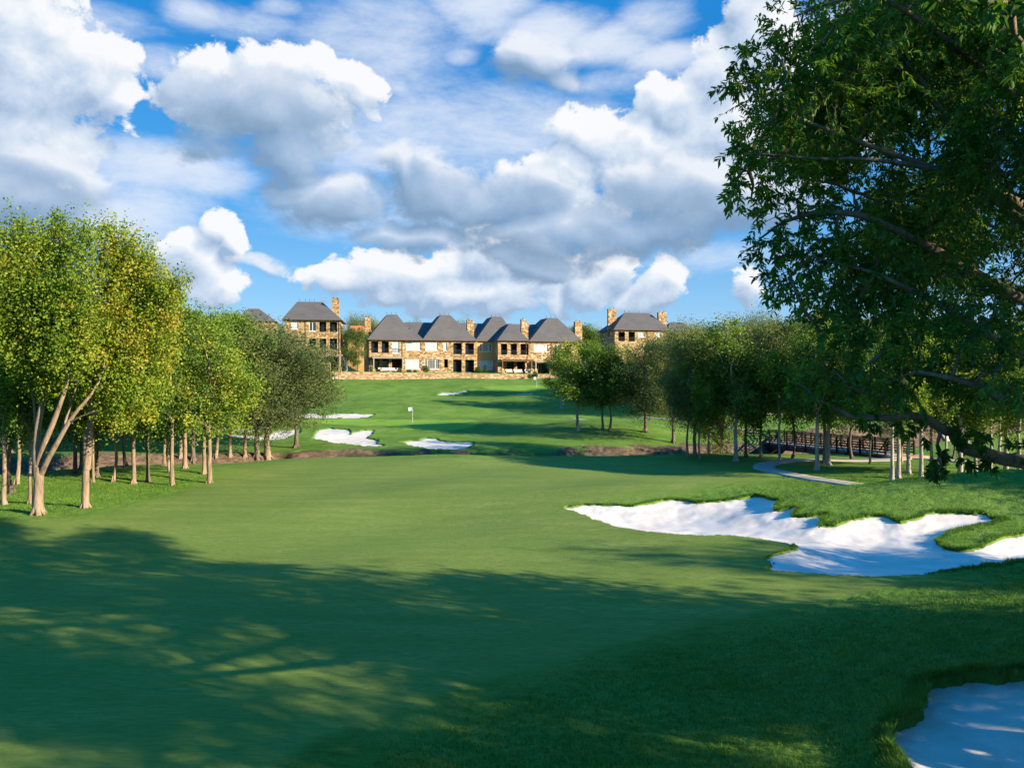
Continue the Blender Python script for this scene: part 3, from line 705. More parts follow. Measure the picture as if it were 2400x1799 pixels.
# far side of the creek, behind the grove
for k, px, Y, top, w, lab in [
 ('olive_a',694,82,765,215,'grey green shaggy tree whose crown hangs beside the long narrow bunker'),
 ('elm_a',455,92,712,190,'tall rounded green tree behind the grove, left of the far little roof'),
 ('elm_b',520,98,728,200,'yellow green crowned tree below the far little grey roof'),
 ('olive_b',600,104,752,210,'olive tree in front of the upper left stone house'),
 ('olive_a',668,112,775,215,'dusky olive tree hiding the ground floor of the upper left house'),
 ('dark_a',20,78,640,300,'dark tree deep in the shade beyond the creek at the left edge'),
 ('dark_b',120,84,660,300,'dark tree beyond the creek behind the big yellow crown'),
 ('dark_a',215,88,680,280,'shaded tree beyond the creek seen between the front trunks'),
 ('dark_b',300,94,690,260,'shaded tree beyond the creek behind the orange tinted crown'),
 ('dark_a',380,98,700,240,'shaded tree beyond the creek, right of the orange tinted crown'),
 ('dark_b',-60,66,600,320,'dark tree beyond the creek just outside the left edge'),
 ('elm_c',-90,48,560,300,'tree whose yellow green branches poke in at the left edge'),
 ]:
    x, y, z, h, wd = at(px, None, top, w, Y)
    plant_tree(k, x, y, z, h, wd, lab, 'trees beyond the creek at the left')

RIGHT = 'trees along the creek at the right'
right = [
 ('pale_a',1354,1009,795,155,None,'white trunked yellow green tree standing alone left of the dark pair'),
 ('elm_b',1412,1007,808,132,None,'dark trunked tree, left one of the close pair on the slope'),
 ('elm_c',1428,1009,812,150,None,'leaning trunk tree, right one of the close pair on the slope'),
 ('olive_a',1512,1012,780,183,None,'big dusky grey green tree with a crown reaching low to the grass'),
 ('olive_a',1578,1037,753,175,None,'olive tree with a short pale trunk below the white right house'),
 ('olive_b',1612,1061,756,131,66,'dark trunk tree, left of the three crowded on the creek edge'),
 ('olive_b',1628,1061,758,199,67,'feathery topped olive tree, middle of three on the creek edge'),
 ('elm_c',1642,1062,810,119,65,'crooked dark trunk tree, right of three on the creek edge'),
 ('pale_a',1661,1056,792,140,70,'thin dark trunked tree between the three and the white front trunk'),
 ('olive_a',1690,1066,734,166,73,'slim twin trunk like tree just left of the white front trunk'),
 ('pale_a',1725,1081,742,202,None,'pale sunlit trunk tree nearest the fairway left of the bridge'),
 ('dark_a',1749,1071,748,154,None,'thick shaded trunk tree beside the bridge abutment'),
 ('olive_b',1784,1071,725,146,None,'slim straight trunk tree in front of the left end of the bridge'),
 ('slim',1828,1080,785,115,None,'young leafy trunk tree in front of the bridge railing'),
 ('dark_b',1858,1074,734,136,None,'thin dark tree before the middle of the bridge'),
 ('pale_b',1915,1102,731,172,None,'gnarled peeling pale trunk tree where the path bends'),
 ('elm_a',1933,1085,739,215,None,'shaded trunk just right of the gnarled peeling tree'),
 ('pale_a',1942,1090,731,190,None,'straight brown trunk tree close behind the gnarled peeling one'),
 ('dark_b',1997,1076,744,166,None,'straight dark trunk tree in front of the bridge centre'),
 ('slim',2039,1087,798,103,None,'small pale trunk tree with sparse leaves near the bridge end'),
 ('pale_b',2091,None,761,158,50,'grey shaded trunk tree, left of a close pair behind the mound'),
 ('pale_a',2105,None,728,206,51.5,'bright white trunk tree, right of a close pair behind the mound'),
 ('elm_a',2112,None,750,158,60,'tree standing behind the close white trunked pair'),
 ('pale_b',2129,None,744,166,53,'grey trunk tree crossed by the near bough behind the mound'),
 ('pale_b',2159,None,725,169,51,'thick grey trunk tree behind the left shoulder of the mound'),
 ('pale_a',2183,None,742,158,55,'flared foot white trunk tree behind the mound'),
 ('pale_b',2251,None,754,195,52,'stout shaded trunk tree behind the top of the mound'),
 ('pale_a',2287,None,759,177,53,'thin pale trunk tree over the hanging leaf spray'),
 ('pale_a',2322,None,747,141,56,'mottled white trunk tree right of the hanging leaf spray'),
 ('pale_b',2358,None,743,204,53,'white trunk tree second from the right edge behind the mound'),
 ('pale_a',2387,None,751,195,51,'leaning pale trunk tree nearest the right edge behind the mound'),
 ('slim',2216,None,787,109,68,'slim tree farther back among the bright green lawn, left one'),
 ('dark_b',2234,None,767,114,66,'shaded tree farther back between the slim trunks'),
 ('slim',2270,None,787,139,70,'slim tree farther back on the bright lawn, middle one'),
 ('slim',2342,None,798,134,67,'slim leaning tree farther back on the bright lawn, right one'),
]
for i, (k, px, py, top, w, Y, lab) in enumerate(right):
    x, y, z, h, wd = at(px, py, top, w, Y)
    plant_tree(k, x, y, z, h, wd, lab, RIGHT)
for k, px, Y, top, w, lab in [
 ('olive_a',1560,118,765,190,'olive tree across the creek below the right hand house'),
 ('dark_a',1640,124,748,200,'dark tree across the creek behind the three crowded trunks'),
 ('olive_b',1730,118,738,210,'feathery olive tree across the creek above the bridge start'),
 ('elm_a',1820,126,745,210,'green tree across the creek above the bridge'),
 ('olive_a',1905,120,738,210,'olive tree across the creek above the gnarled trunk'),
 ('elm_b',1990,130,745,210,'yellow green tree across the creek behind the bridge centre'),
 ('olive_b',2080,122,738,220,'olive tree across the creek behind the close white pair'),
 ('dark_a',2165,130,742,210,'dark tree across the creek behind the thick grey trunk'),
 ('elm_a',2250,120,738,220,'green tree across the creek behind the stout shaded trunk'),
 ('olive_a',2340,126,742,220,'olive tree across the creek toward the right edge'),
 ('dark_b',2430,118,735,230,'dark tree across the creek just past the right edge'),
 ('elm_c',1590,140,770,170,'small green tree far across the creek beside the right hand house'),
 ]:
    x, y, z, h, wd = at(px, None, top, w, Y)
    plant_tree(k, x, y, z, h, wd, lab, 'trees beyond the creek at the right')
# behind the houses
for k, px, Y, top, w, lab in [
 ('olive_a',825,215,728,100,'tall olive tree behind the gap between the two left houses'),
 ('olive_b',868,225,742,80,'olive tree behind the leftmost chimney pair of the long row'),
 ('olive_a',975,240,737,60,'lone tree top showing above the roofs of the long row'),
 ('olive_b',1085,240,748,60,'small tree top behind the second chimney pair'),
 ('dark_a',1335,222,748,120,'dark tree top behind the right end of the long row'),
 ('olive_a',1390,230,755,110,'olive tree behind the gap left of the right hand house'),
 ('elm_a',1425,215,775,80,'green tree beside the shaded side of the right hand house'),
 ('olive_a',1640,220,748,130,'tree on the ridge right of the small blue grey roof'),
 ('olive_b',1790,225,738,140,'tree on the ridge behind the feathery olive trees'),
 ('olive_a',1930,220,742,140,'tree on the ridge by the hidden roof at right'),
 ('dark_b',2060,225,740,150,'dark tree on the ridge beyond the near crown'),
 ('olive_b',470,215,735,140,'tree on the ridge left of the little grey roof'),
 ('elm_a',1270,235,768,70,'low green tree top behind the third chimney pair'),
 ('olive_b',1300,232,765,70,'olive tree top just left of the last chimney pair'),
 ('elm_b',1360,226,762,90,'yellowing tree top right of the last chimney pair'),
 ('olive_b',848,222,735,90,'broad olive tree top above the orange tiled roof'),
 ('dark_a',1405,224,758,90,'dark tree top left of the double chimney of the right hand house'),
 ('dark_a',640,235,745,80,'tree behind the left roof slope of the upper left house'),
 ]:
    x, y, z, h, wd = at(px, None, top, w, Y)
    plant_tree(k, x, y, z, h, wd, lab, 'trees on the ridge behind the houses')
for px, Y, top, w, lab in [(808,172.2,745,56,'dark evergreen filling the shaded gap beside the upper left house'),(838,173.2,752,52,'second dark evergreen in the gap, against the long row')]:
    x, y, z, h, wd = at(px, None, top, w, Y); plant_tree('dark_a', x, y, z-1.5, h+1.5, wd, lab, 'evergreens in the gap between the houses')
# yellow-green fringe trees at the right of the long row
for k, px, Y, top, w, lab in [('elm_b',1375,140,795,110,'yellow green tree covering the right end of the long row'),('elm_a',1455,138,805,110,'bright green tree in front of the right hand house'),('pale_a',1315,128,815,90,'small bright tree against the terrace at the row end')]:
    x, y, z, h, wd = at(px, None, top, w, Y); plant_tree(k, x, y, z, h, wd, lab, 'bright trees below the right hand house')

# ------------------------------------------------------------------ the two big autumn trees at the left
def big_tree(name, px, py, lobes_px, tr, fork_h, leafm, barkm, seed, label, ncl, nlf, ll, lw, sig, group=None, lobe_r=None, up=.5, limbs=None, twigs=140, shell=.55, vfun=None, cat='tree'):
    x, y = hit(px, py); z = gz(x, y); rnd = random.Random(seed)
    lobes = []
    for (lx, ly, lr) in lobes_px:
        dy = rnd.uniform(-.45,.45)*3.2
        p = px2(lx, ly, y+dy); rr = lr/F*y
        lobes.append((p[0]-x, p[1]-y, p[2]-z, rr*.85, rr*.85, rr*1.55))
    cm, A = crown_mesh(lobes, ncl, nlf, sig, ll, lw, seed, 0, up, shell, vfun)
    mb = MB(); root_flare(mb, 0, 0, tr, rnd, 6)
    pts = [Vector((0,0,-.3)), Vector((0,0,.4)), Vector((.03,0,fork_h*.5)), Vector((.05,.02,fork_h))]
    mb.tube(pts, [tr*1.3, tr*1.08, tr*.95, tr*.95], 12, False)
    P = []
    for (path, r0, r1) in limbs:       # pixel paths
        pp = []
        for i, (lx, ly, dd) in enumerate(path):
            q = px2(lx, ly, y+dd); pp.append(Vector((q[0]-x, q[1]-y, q[2]-z)))
        # resample smoothly
        out = []
        for i in range(len(pp)-1):
            for t in (0,.5): out.append(pp[i].lerp(pp[i+1], t))
        out.append(pp[-1])
        for i in range(1, len(out)-1): out[i] = (out[i-1]+out[i]*2+out[i+1])/4
        m = len(out); mb.tube(out, [r0+(r1-r0)*i/(m-1) for i in range(m)], 9, False); P += out[m//2:]
    for l in lobes:
        c = Vector(l[:3]); q = min(P, key=lambda p: (p-c).length+max(0, p.z-c.z)*2); pl = limb(mb, q, c, tr*.22, tr*.06, rnd, 0, 5, 5, .05); P += pl[2:]
    PA = np.array([tuple(p) for p in P]); rn = np.random.default_rng(seed)
    for a in A[rn.choice(len(A), min(twigs, len(A)), replace=False)]:
        q = P[int(((PA-a)**2).sum(1).argmin())]; limb(mb, q, tuple(a), tr*.07, tr*.02, rnd, 0, 3, 4, .08)
    root = empty(name, (x, y, z)); tag(root, label, cat, group)
    link('trunk', mb.mesh('trunk', True), barkm, root); link('crown', cm, leafm, root); return root
def fill_lobes(outline, rr, n, seed):
    rnd = random.Random(seed); P = np.array(outline, float); lo, hi = P.min(0), P.max(0); out = []
    tries = 0
    while len(out) < n and tries < 20000:
        tries += 1; x = rnd.uniform(lo[0], hi[0]); y = rnd.uniform(lo[1], hi[1]); r = rnd.uniform(*rr)
        if not inside(np.array([x]), np.array([y]), P)[0]: continue
        if poly_dist(np.array([x]), np.array([y]), P, True)[0] < r*.75: continue
        if any((x-a)**2+(y-b)**2 < (r*.6)**2 for a, b, c in out): continue
        out.append((x, y, r))
    return out
big_tree('maple_tree', 89, 1204, fill_lobes([(-60,620),(-10,560),(25,520),(75,560),(130,515),(170,560),(215,560),(240,640),(250,760),(240,880),(205,950),(150,930),(90,930),(40,880),(-30,800),(-70,700)], (38,62), 34, 5)+
   [(30,555,24),(28,530,14),(75,565,24),(90,540,12),(132,545,24),(136,518,14),(175,565,24),(182,530,13),(205,580,24),(215,550,12),(-20,560,22)],
   .23, 2.3, M_LEAF_AUT, M_BARK, 5, 'largest yellow green tree at left, its thick trunk forking into several limbs', 1900, 34, .135, .105, .22, 'two big autumn tinted trees', up=.8, twigs=220,
   limbs=[([(89,1120,0),(84,1060,0),(88,1000,.2),(100,940,.4),(112,860,.6),(125,760,.5),(130,650,.2)],.20,.05),
          ([(90,1090,0),(103,1040,-.2),(125,990,-.3),(140,950,-.3),(160,890,-.5),(180,800,-.6),(190,690,-.5)],.17,.04),
          ([(96,1110,0),(112,1075,-.3),(138,1030,-.5),(160,990,-.5),(185,955,-.5),(215,925,-.4),(245,870,-.2),(250,800,0)],.15,.03),
          ([(139,1030,-.5),(150,1000,-.2),(160,965,.3),(178,910,.5),(200,840,.5)],.08,.03),
          ([(162,990,-.5),(190,975,-.8),(215,965,-.9),(238,960,-1.0)],.045,.015),
          ([(87,1035,0),(82,980,.4),(78,920,.8),(72,860,1.0),(60,780,1.2)],.07,.03)])
big_tree('maple_tree', 200, 1189, fill_lobes([(235,560),(280,560),(310,590),(345,620),(385,660),(420,690),(415,760),(405,850),(370,930),(320,985),(262,1000),(240,960),(235,880),(225,760),(222,640)], (34,56), 32, 8)+
   [(250,560,22),(254,535,12),(280,565,20),(288,545,11),(312,600,22),(318,575,11),(345,640,22),(352,612,12),(390,685,22),(412,675,13),(418,700,16),(425,660,9)],
   .17, 4.0, M_LEAF_AUT, M_BARK, 9, 'orange tinted yellow green tree standing right of the largest forked one', 1800, 34, .135, .105, .22, 'two big autumn tinted trees', up=.8, twigs=220,
   vfun=lambda C: np.full(len(C), .05),
   limbs=[([(203,1100,0),(210,1030,0),(213,980,0),(218,900,.2),(240,800,.3),(262,700,.3)],.19,.05),
          ([(212,1000,0),(230,940,-.5),(262,880,-.8),(300,820,-.8),(330,760,-.6)],.10,.03),
          ([(214,980,0),(245,930,.6),(290,880,.9),(345,840,.9),(380,800,.6)],.09,.03)])

# ------------------------------------------------------------------ the near tree at the right
def twig_crown(lobes, ntw, nl, ll, lw, seed):
    """leaves set along short drooping twigs; returns crown mesh, twig verts and faces, twig bases"""
    r = np.random.default_rng(seed); Lb = np.array(lobes, float); wt = (Lb[:,3]**2); wt /= wt.sum()
    k = np.maximum(4, (ntw*wt).astype(int)); li = np.repeat(np.arange(len(Lb)), k); n = len(li)
    d = r.normal(size=(n,3)); d /= np.linalg.norm(d,axis=1)[:,None]; R_ = Lb[li,3][:,None]
    base_ = Lb[li,:3]+d*Lb[li,3:6]*(.15+.8*r.random((n,1))**.6)
    dr = d+r.normal(size=(n,3))*.45+np.array([0,0,-.12]); dr /= np.linalg.norm(dr,axis=1)[:,None]
    T = np.minimum(.30+.30*r.random((n,1)), R_*1.0+.05); T3 = T
    def pos(t): return base_[:,None,:]+dr[:,None,:]*(T3*t)[:,:,None] + np.array([0,0,-.22])*(T3*t*t)[:,:,None]
    t = np.sort(r.random((n,nl)),axis=1)*.95+.06; p = pos(t)
    tan = dr[:,None,:]+np.array([0,0,-.44])*t[:,:,None]; tan /= np.linalg.norm(tan,axis=2)[:,:,None]
    up = r.normal(size=(n,1,3)); side = np.cross(tan, up); side /= np.linalg.norm(side,axis=2)[:,:,None]+1e-9
    sg = np.where(np.arange(nl)%2, 1.0, -1.0)[None,:,None]
    ld = tan*.55+side*sg*.75+np.array([0,0,-.28])+r.normal(size=(n,nl,3))*.3; ld /= np.linalg.norm(ld,axis=2)[:,:,None]
    M = n*nl; p = p.reshape(M,3); ld = ld.reshape(M,3)
    sd = np.cross(ld, np.array([0,0,1.])+r.normal(size=(M,3))*.5); sd /= np.linalg.norm(sd,axis=1)[:,None]+1e-9
    nn = np.cross(sd, ld); L_ = ll*(.6+.6*r.random(M))[:,None]; W = lw*(.7+.5*r.random(M))[:,None]
    v = np.empty((M,6,3)); v[:,0] = p; v[:,3] = p+ld*L_-nn*L_*.10
    for q, t_, w_ in ((1,.3,.85),(2,.68,.75)): v[:,q] = p+ld*L_*t_+sd*W*.5*w_+nn*W*.12
    for q, t_, w_ in ((4,.68,.75),(5,.3,.85)): v[:,q] = p+ld*L_*t_-sd*W*.5*w_+nn*W*.12
    cv = r.normal(0,.10,len(Lb))[li]+r.normal(0,.10,n); V = np.repeat(cv, nl)+r.normal(0,.09,M)+.42
    # two quads per leaf, folded along the midrib
    i = np.arange(M)[:,None]*6; f = np.concatenate([i+np.array([[0,1,2,3]]), i+np.array([[0,3,4,5]])], 1).reshape(-1,4)
    me = fast_mesh('crown', v.reshape(-1,3), f, 4, False, face_attrs={'v': np.repeat(V,2)})
    ts = np.array([[0,.5,1.0]]); c = pos(np.repeat(ts, n, 0)); rad = np.array([.0055,.004,.0015])
    a1 = np.cross(dr, r.normal(size=(n,3))); a1 /= np.linalg.norm(a1,axis=1)[:,None]; a2 = np.cross(dr, a1)
    tv = np.empty((n,3,3,3))
    for j in range(3):
        an = 2*np.pi*j/3; tv[:,:,j] = c+(a1*np.cos(an)+a2*np.sin(an))[:,None,:]*rad[None,:,None]
    tf = []
    for s_ in range(2):
        for j in range(3): tf.append([s_*3+j, s_*3+(j+1)%3, s_*3+3+(j+1)%3, s_*3+3+j])
    tf = (np.arange(n)[:,None,None]*9+np.array(tf)[None]).reshape(-1,4)
    return me, tv.reshape(-1,3), tf, base_
def near_tree():
    rnd = random.Random(44); r = np.random.default_rng(44)
    tx, ty = 10.6, 13.0; tz = gz(tx, ty)
    pyL = [-900,-500,-200,0,100,190,300,345,400,450,475,500,560,600,640,700,760,820,900,960,1010]
    pxL = [2500,2150,1980,1895,1815,1765,1740,1735,1722,1735,1790,1800,1790,1800,1815,1845,1900,1960,2040,2200,2420]
    bx = [1700,1850,1950,2100,2300,2500,3500]; by = [690,720,800,850,880,900,960]
    def ok(p, rr):
        if p[1] < 2.5: return True
        px = 1200+p[0]/p[1]*F; py = HOR-(p[2]-CAMZ)/p[1]*F; rp = rr/p[1]*F
        return px-rp*.85 > np.interp(py, pyL, pxL) and py+rp*.8 < np.interp(px, bx, by)
    lobes = []; tries = 0
    while len(lobes) < 150 and tries < 60000:
        tries += 1
        d = np.array([rnd.uniform(-1,1) for _ in range(3)])
        if d@d > 1: continue
        p = np.array([tx-.3, ty-.2, 12.4])+d*np.array([7.8,7.6,7.4]); rr = rnd.uniform(.55,1.15)
        if p[1] < 9.3 and p[0] < p[1]*.74: continue
        if p[0] > p[1]*.72 and rnd.random() < .5: continue
        if not ok(p, rr): continue
        if d@d < .2 and rnd.random() < .6: continue
        if any(((p-np.array(l[:3]))**2).sum() < (.62*rr)**2*1.6 for l in lobes): continue
        lobes.append((*p, rr, rr, rr*.8))
    # outline clumps along the left side, as the photograph's crown shows them
    for px, py, Y, rp in [(1725,340,9.6,26),(1722,440,9.5,26),(1722,185,10,24),(1745,130,10,22),(1755,400,9.6,40),(1840,170,10.2,50),(1850,350,10,50),(1760,470,9.8,30),(1870,480,10,50),(1840,560,10,44),(1880,620,10,50),(1960,560,10.3,60),(2000,450,10.6,60),(1960,250,10.6,60),(2050,330,10.8,64),(2080,200,10.8,64),(1980,110,10.8,60),(2100,480,10.8,60),(2200,560,10.6,66),(1770,160,10,38),(1735,200,10,34),(1800,110,10.5,42),(1860,40,10.5,46),(1745,350,9.5,42),(1735,430,9.5,40),(1790,300,10,48),(1790,390,10,50),
        (1830,500,10.5,46),(1815,580,10,42),(1800,620,10,30),(1850,650,10,46),(1880,720,9.5,44),(1930,780,9.5,46),(1880,200,10.5,56),(1870,300,11,56),(1890,420,11,56),(1900,560,11,56),(1960,660,10.5,60),
        (2000,760,10,60),(2040,850,9.5,56),(2120,880,9.2,60),(2200,890,9.2,40),(2280,890,9,44),(2360,900,9,44),(2120,780,9.5,66),(2250,820,9,70),(2350,860,8.5,70),(2060,600,10,70),(2200,680,9.5,70),(2330,740,9,70),
        (1985,895,9.6,30),(1960,870,10,34),(2080,905,9.5,28)]:
        p = px2(px, py, Y); rr = rp/F*Y; lobes.append((*p, rr, rr, rr))
    for px, py, Y, rp in [(2200,1072,9.7,9),(2206,1092,9.7,10),(2198,1106,9.7,7),(2010,968,9.3,14),(1950,955,9.1,14),(1905,925,9,13),(1870,905,9,12),(2225,1020,9.8,14),(2290,1045,10,14),(2165,1010,9.7,16),(2260,1068,9.7,13),(2110,990,9.6,16),(2330,1085,10,14),(2385,1060,10,20),(2040,985,9.5,14),(2300,1030,9.6,16)]:
        p = px2(px, py, Y); rr = rp/F*Y; lobes.append((*p, rr, rr, rr*1.1))
    for px, py, Y, rp in [(2300,10,5.2,60),(2370,40,5.2,50),(2400,110,5.4,36),(2240,-10,5.4,40)]:
        p = px2(px, py, Y); rr = rp/F*Y; lobes.append((*p, rr, rr, rr*.8))
    L0 = [(l[0]-tx, l[1]-ty, l[2]-tz, l[3], l[4], l[5]) for l in lobes]
    cm, TV, TF, A = twig_crown(L0, 21000, 22, .105, .038, 44)
    mb = MB(); root_flare(mb, 0, 0, .38, rnd, 7)
    T = [Vector((0,0,-.3)), Vector((0,0,.6)), Vector((.05,.1,2.5)), Vector((0,0,4.6)), Vector((-.1,.1,7)), Vector((.1,.2,10)), Vector((0,0,13.5)), Vector((.2,.1,17))]
    mb.tube(T, [.5,.42,.38,.35,.28,.2,.12,.04], 14, False)
    def path(pts, r0, r1, sides=9):
        pp = [Vector(p) if len(p) == 3 and isinstance(p, Vector) else Vector(tuple(px2(*p)))-Vector((tx,ty,tz)) for p in pts]
        out = []
        for i in range(len(pp)-1):
            for t in (0,.33,.66): out.append(pp[i].lerp(pp[i+1], t)+Vector((rnd.uniform(-1,1),rnd.uniform(-1,1),rnd.uniform(-1,1)))*.05)
        out.append(pp[-1])
        for _ in range(2):
            for i in range(1, len(out)-1): out[i] = (out[i-1]+out[i]*2+out[i+1])/4
        m = len(out); mb.tube(out, [r0+(r1-r0)*(i/(m-1))**.8 for i in range(m)], sides, False); return out
    P = []
    P += path([T[3], (2430,1100,11.0),(2400,1083,10.6),(2330,1066,10.3),(2270,1055,10.0),(2235,1020,9.9),(2190,990,9.8),(2130,975,9.6),(2060,975,9.5),(2000,973,9.3),(1950,962,9.1),(1900,925,9.0),(1850,895,9.0)], .125, .012)[8:]
    P += path([(2150,978,9.7),(2100,955,9.6),(2050,925,9.6),(1990,900,9.8)], .05, .015, 6)
    P += path([T[4],(2500,760,11.5),(2300,640,10.5),(2150,560,10.3),(2000,495,10.2),(1900,495,10.2),(1830,525,10.2),(1780,560,10)], .10, .012)[6:]
    P += path([T[4],(2480,900,11),(2330,800,9.8),(2200,700,9.6),(2050,640,9.8),(1900,600,10)], .10, .012)[6:]
    P += path([T[5],(2400,520,11.5),(2330,440,11),(2280,360,10.8),(2220,270,10.6),(2150,180,10.5),(2080,90,10.6),(1990,20,11)], .11, .015)[6:]
    P += path([T[4],(2480,600,11),(2350,470,10.2),(2200,400,10),(2000,330,10),(1850,270,10),(1760,210,10)], .085, .01)[6:]
    P += path([(2200,400,10),(2050,370,9.8),(1900,370,9.6),(1780,360,9.5)], .04, .01, 6)
    P += path([T[5],(2380,250,11),(2250,100,10.5),(2050,-30,10.4),(1900,20,10.5)], .08, .015)[6:]
    P += path([T[3]+Vector((0,0,1.2)),(2500,1010,10.5),(2390,960,9.2),(2290,900,8.8),(2150,870,9)], .13, .02)[5:]
    P += path([T[5],(2600,100,8),(2450,0,6),(2330,10,5.2)], .08, .01, 6)
    for d in [(5,3,13),(4,-4,12),(-1,5,13),(2,-6,11),(6,0,10),(-2,-4,15),(3,3,17),(-4,3,16),(1,6,10)]:
        P += limb(mb, T[4] if d[2] < 13 else T[5], Vector(d), .15, .03, rnd, .05, 7, 7)[2:]
    for l in L0:
        c = Vector(l[:3]); q = min(P, key=lambda p: (p-c).length); P += limb(mb, q, c, .028, .01, rnd, 0, 4, 5, .1)[2:]
    PA = np.array([tuple(p) for p in P])
    for a in A[r.choice(len(A), 2200, replace=False)]:
        q = P[int(((PA-a)**2).sum(1).argmin())]; limb(mb, q, tuple(a), .010, .005, rnd, 0, 3, 3, .1)
    root = empty('tree', (tx, ty, tz)); tag(root, 'huge dark leafy tree filling the right side, boughs reaching in from outside the frame', 'tree')
    link('trunk', mb.mesh('trunk', True), bark_mat('near_bark', (.13,.10,.075), (.24,.19,.14), (.04,.03,.02)), root); cr_ = link('crown', cm, M_LEAF_NEAR, root); link('twigs', fast_mesh('twigs', TV, TF, 4), M_BARKD, cr_)
near_tree()
for key, x, y, h, w, lab in [('elm_a',22.5,12,12.5,10,'tree beside the huge near one, outside the frame'),('elm_b',21,1,15,7,'second tree of the belt right of the camera'),
    ('elm_c',33,-7,16,7,'third tree of the belt right of the camera'),('dark_b',16,-10,15,9,'fourth tree of the belt behind the camera'),('elm_a',44,1,18,7,'fifth tree of the belt right of the camera'),
    ('pale_b',24,7.5,16,9,'tall tree right behind the huge near one, outside the frame'),('slim',47,26.5,14,6,'slender tree far right of the mound, outside the frame'),
    ('elm_c',27,.6,13,6,'spreading tree in the middle of the belt right of the camera'),('slim',17.5,9.6,8,4.2,'low young tree beside the trunk of the huge near one'),('slim',15,-1.8,11,6,'low dark tree of the belt nearest the camera'),('slim',38,5,17,7,'olive tree of the belt right of the camera'),('olive_b',29,-12,15,9,'olive tree at the back of the belt'),
    ('dark_a',33,18.2,10.5,8.5,'low broad tree right of the mound, outside the frame'),('dark_a',24,-18,16,10,'sixth tree of the belt behind the camera'),('elm_a',48,10,18,11,'seventh tree of the belt right of the camera'),('elm_c',36,-16,17,10,'eighth tree of the belt behind the camera')]:
    plant_tree(key, x, y, gz(x, y), h, w, lab, 'belt of trees outside the frame at the right')

# ------------------------------------------------------------------ houses
def stone_mat(name, scale, cols):
    m, nt, b = new_mat(name); L = nt.links
    tc = nt.nodes.new('ShaderNodeTexCoord'); mp = nt.nodes.new('ShaderNodeMapping'); mp.inputs['Scale'].default_value = (1,1,1.9); L.new(tc.outputs['Object'], mp.inputs[0])
    nz = nd(nt, 'ShaderNodeTexNoise', Scale=1.5, Detail=3.0); L.new(mp.outputs[0], nz.inputs['Vector'])
    vm = nd(nt, 'ShaderNodeVectorMath', operation='MULTIPLY_ADD'); L.new(nz.outputs['Color'], vm.inputs[0]); vm.inputs[1].default_value = (.35,.35,.25); L.new(mp.outputs[0], vm.inputs[2])
    vo = nd(nt, 'ShaderNodeTexVoronoi', Scale=scale); L.new(vm.outputs[0], vo.inputs['Vector'])
    ve = nd(nt, 'ShaderNodeTexVoronoi', Scale=scale, feature='DISTANCE_TO_EDGE'); L.new(vm.outputs[0], ve.inputs['Vector'])
    sp = nt.nodes.new('ShaderNodeSeparateColor'); L.new(vo.outputs['Color'], sp.inputs[0])
    n = len(cols); c = nt.nodes.new('ShaderNodeValToRGB'); c.color_ramp.interpolation = 'CONSTANT'; L.new(sp.outputs[0], c.inputs[0])
    while len(c.color_ramp.elements) < n: c.color_ramp.elements.new(.5)
    for i, (e, q) in enumerate(zip(c.color_ramp.elements, cols)): e.position = i/n; e.color = (*q,1)
    col = mixc(nt, ramp(nt, ve.outputs['Distance'], [(.0,(1,1,1)),(.07,(0,0,0))]), c.outputs[0], (.26,.19,.11))
    col = mixc(nt, ramp(nt, noise_fac(nt, 6, 4), [(.3,(.3,.3,.3)),(.6,(0,0,0))]), col, (.12,.07,.035))
    L.new(col, b.inputs['Base Color']); b.inputs['Roughness'].default_value = .9
    bump(nt, b, ve.outputs['Distance'], .5, .08)
    return m
M_STONE = stone_mat('rubble_stone', 1.9, [(.36,.245,.115),(.23,.135,.06),(.46,.34,.185),(.15,.09,.048),(.39,.275,.13),(.54,.44,.28),(.30,.19,.085)])
M_WALLST = stone_mat('wall_stone', 1.7, [(.44,.31,.185),(.31,.19,.105),(.54,.42,.28),(.38,.235,.14),(.48,.37,.235),(.25,.15,.09)])
def roof_mat():
    m, nt, b = new_mat('slate_shingles'); L = nt.links
    f = noise_fac(nt, 1.2, 8, .7, ((.6,.6,3.5),0)); f2 = noise_fac(nt, .25, 3)
    c = ramp(nt, f, [(.3,(.066,.066,.070)),(.7,(.108,.106,.108))]); c = mixc(nt, ramp(nt, f2, [(.35,(0,0,0)),(.7,(.5,.5,.5))]), c, (.125,.118,.115))
    tc = nt.nodes.new('ShaderNodeTexCoord'); wv = nd(nt, 'ShaderNodeTexWave', Scale=1.6, bands_direction='Z', wave_profile='SAW'); L.new(tc.outputs['Object'], wv.inputs[0])
    c = mixc(nt, ramp(nt, wv.outputs['Fac'], [(.0,(.35,.35,.35)),(.25,(0,0,0))]), c, (.05,.045,.04))
    L.new(c, b.inputs['Base Color']); b.inputs['Roughness'].default_value = .85; return m
M_ROOF = roof_mat()
M_TILE = simple('terracotta', (.55,.17,.07), .8, .3, 3)
M_STUC = simple('tan_stucco', (.50,.30,.115), .9, .08, 1.5)
M_TRIM = simple('brown_trim', (.12,.06,.035), .7, .2, 4)
M_WHITE = simple('white_frame', (.66,.64,.58), .6, .05, 4)
M_IRON = simple('black_iron', (.02,.022,.025), .5, .1, 4, .4)
M_SHADEIN = simple('shaded_interior', (.06,.045,.035), .9, .3, .8)  # recess walls of balconies and porches, their shade put into the colour
M_PERG = simple('grey_beam', (.30,.27,.23), .8, .15, 3)
M_WOOD = simple('brown_timber', (.15,.08,.045), .8, .3, 3); M_SHADEWOOD = simple('shaded_timber', (.010,.009,.010), .8, .3, 3)  # bridge timber coloured near black to hold the shade over it
M_CUSH = simple('white_cushion', (.62,.58,.52), .8, .1, 5)
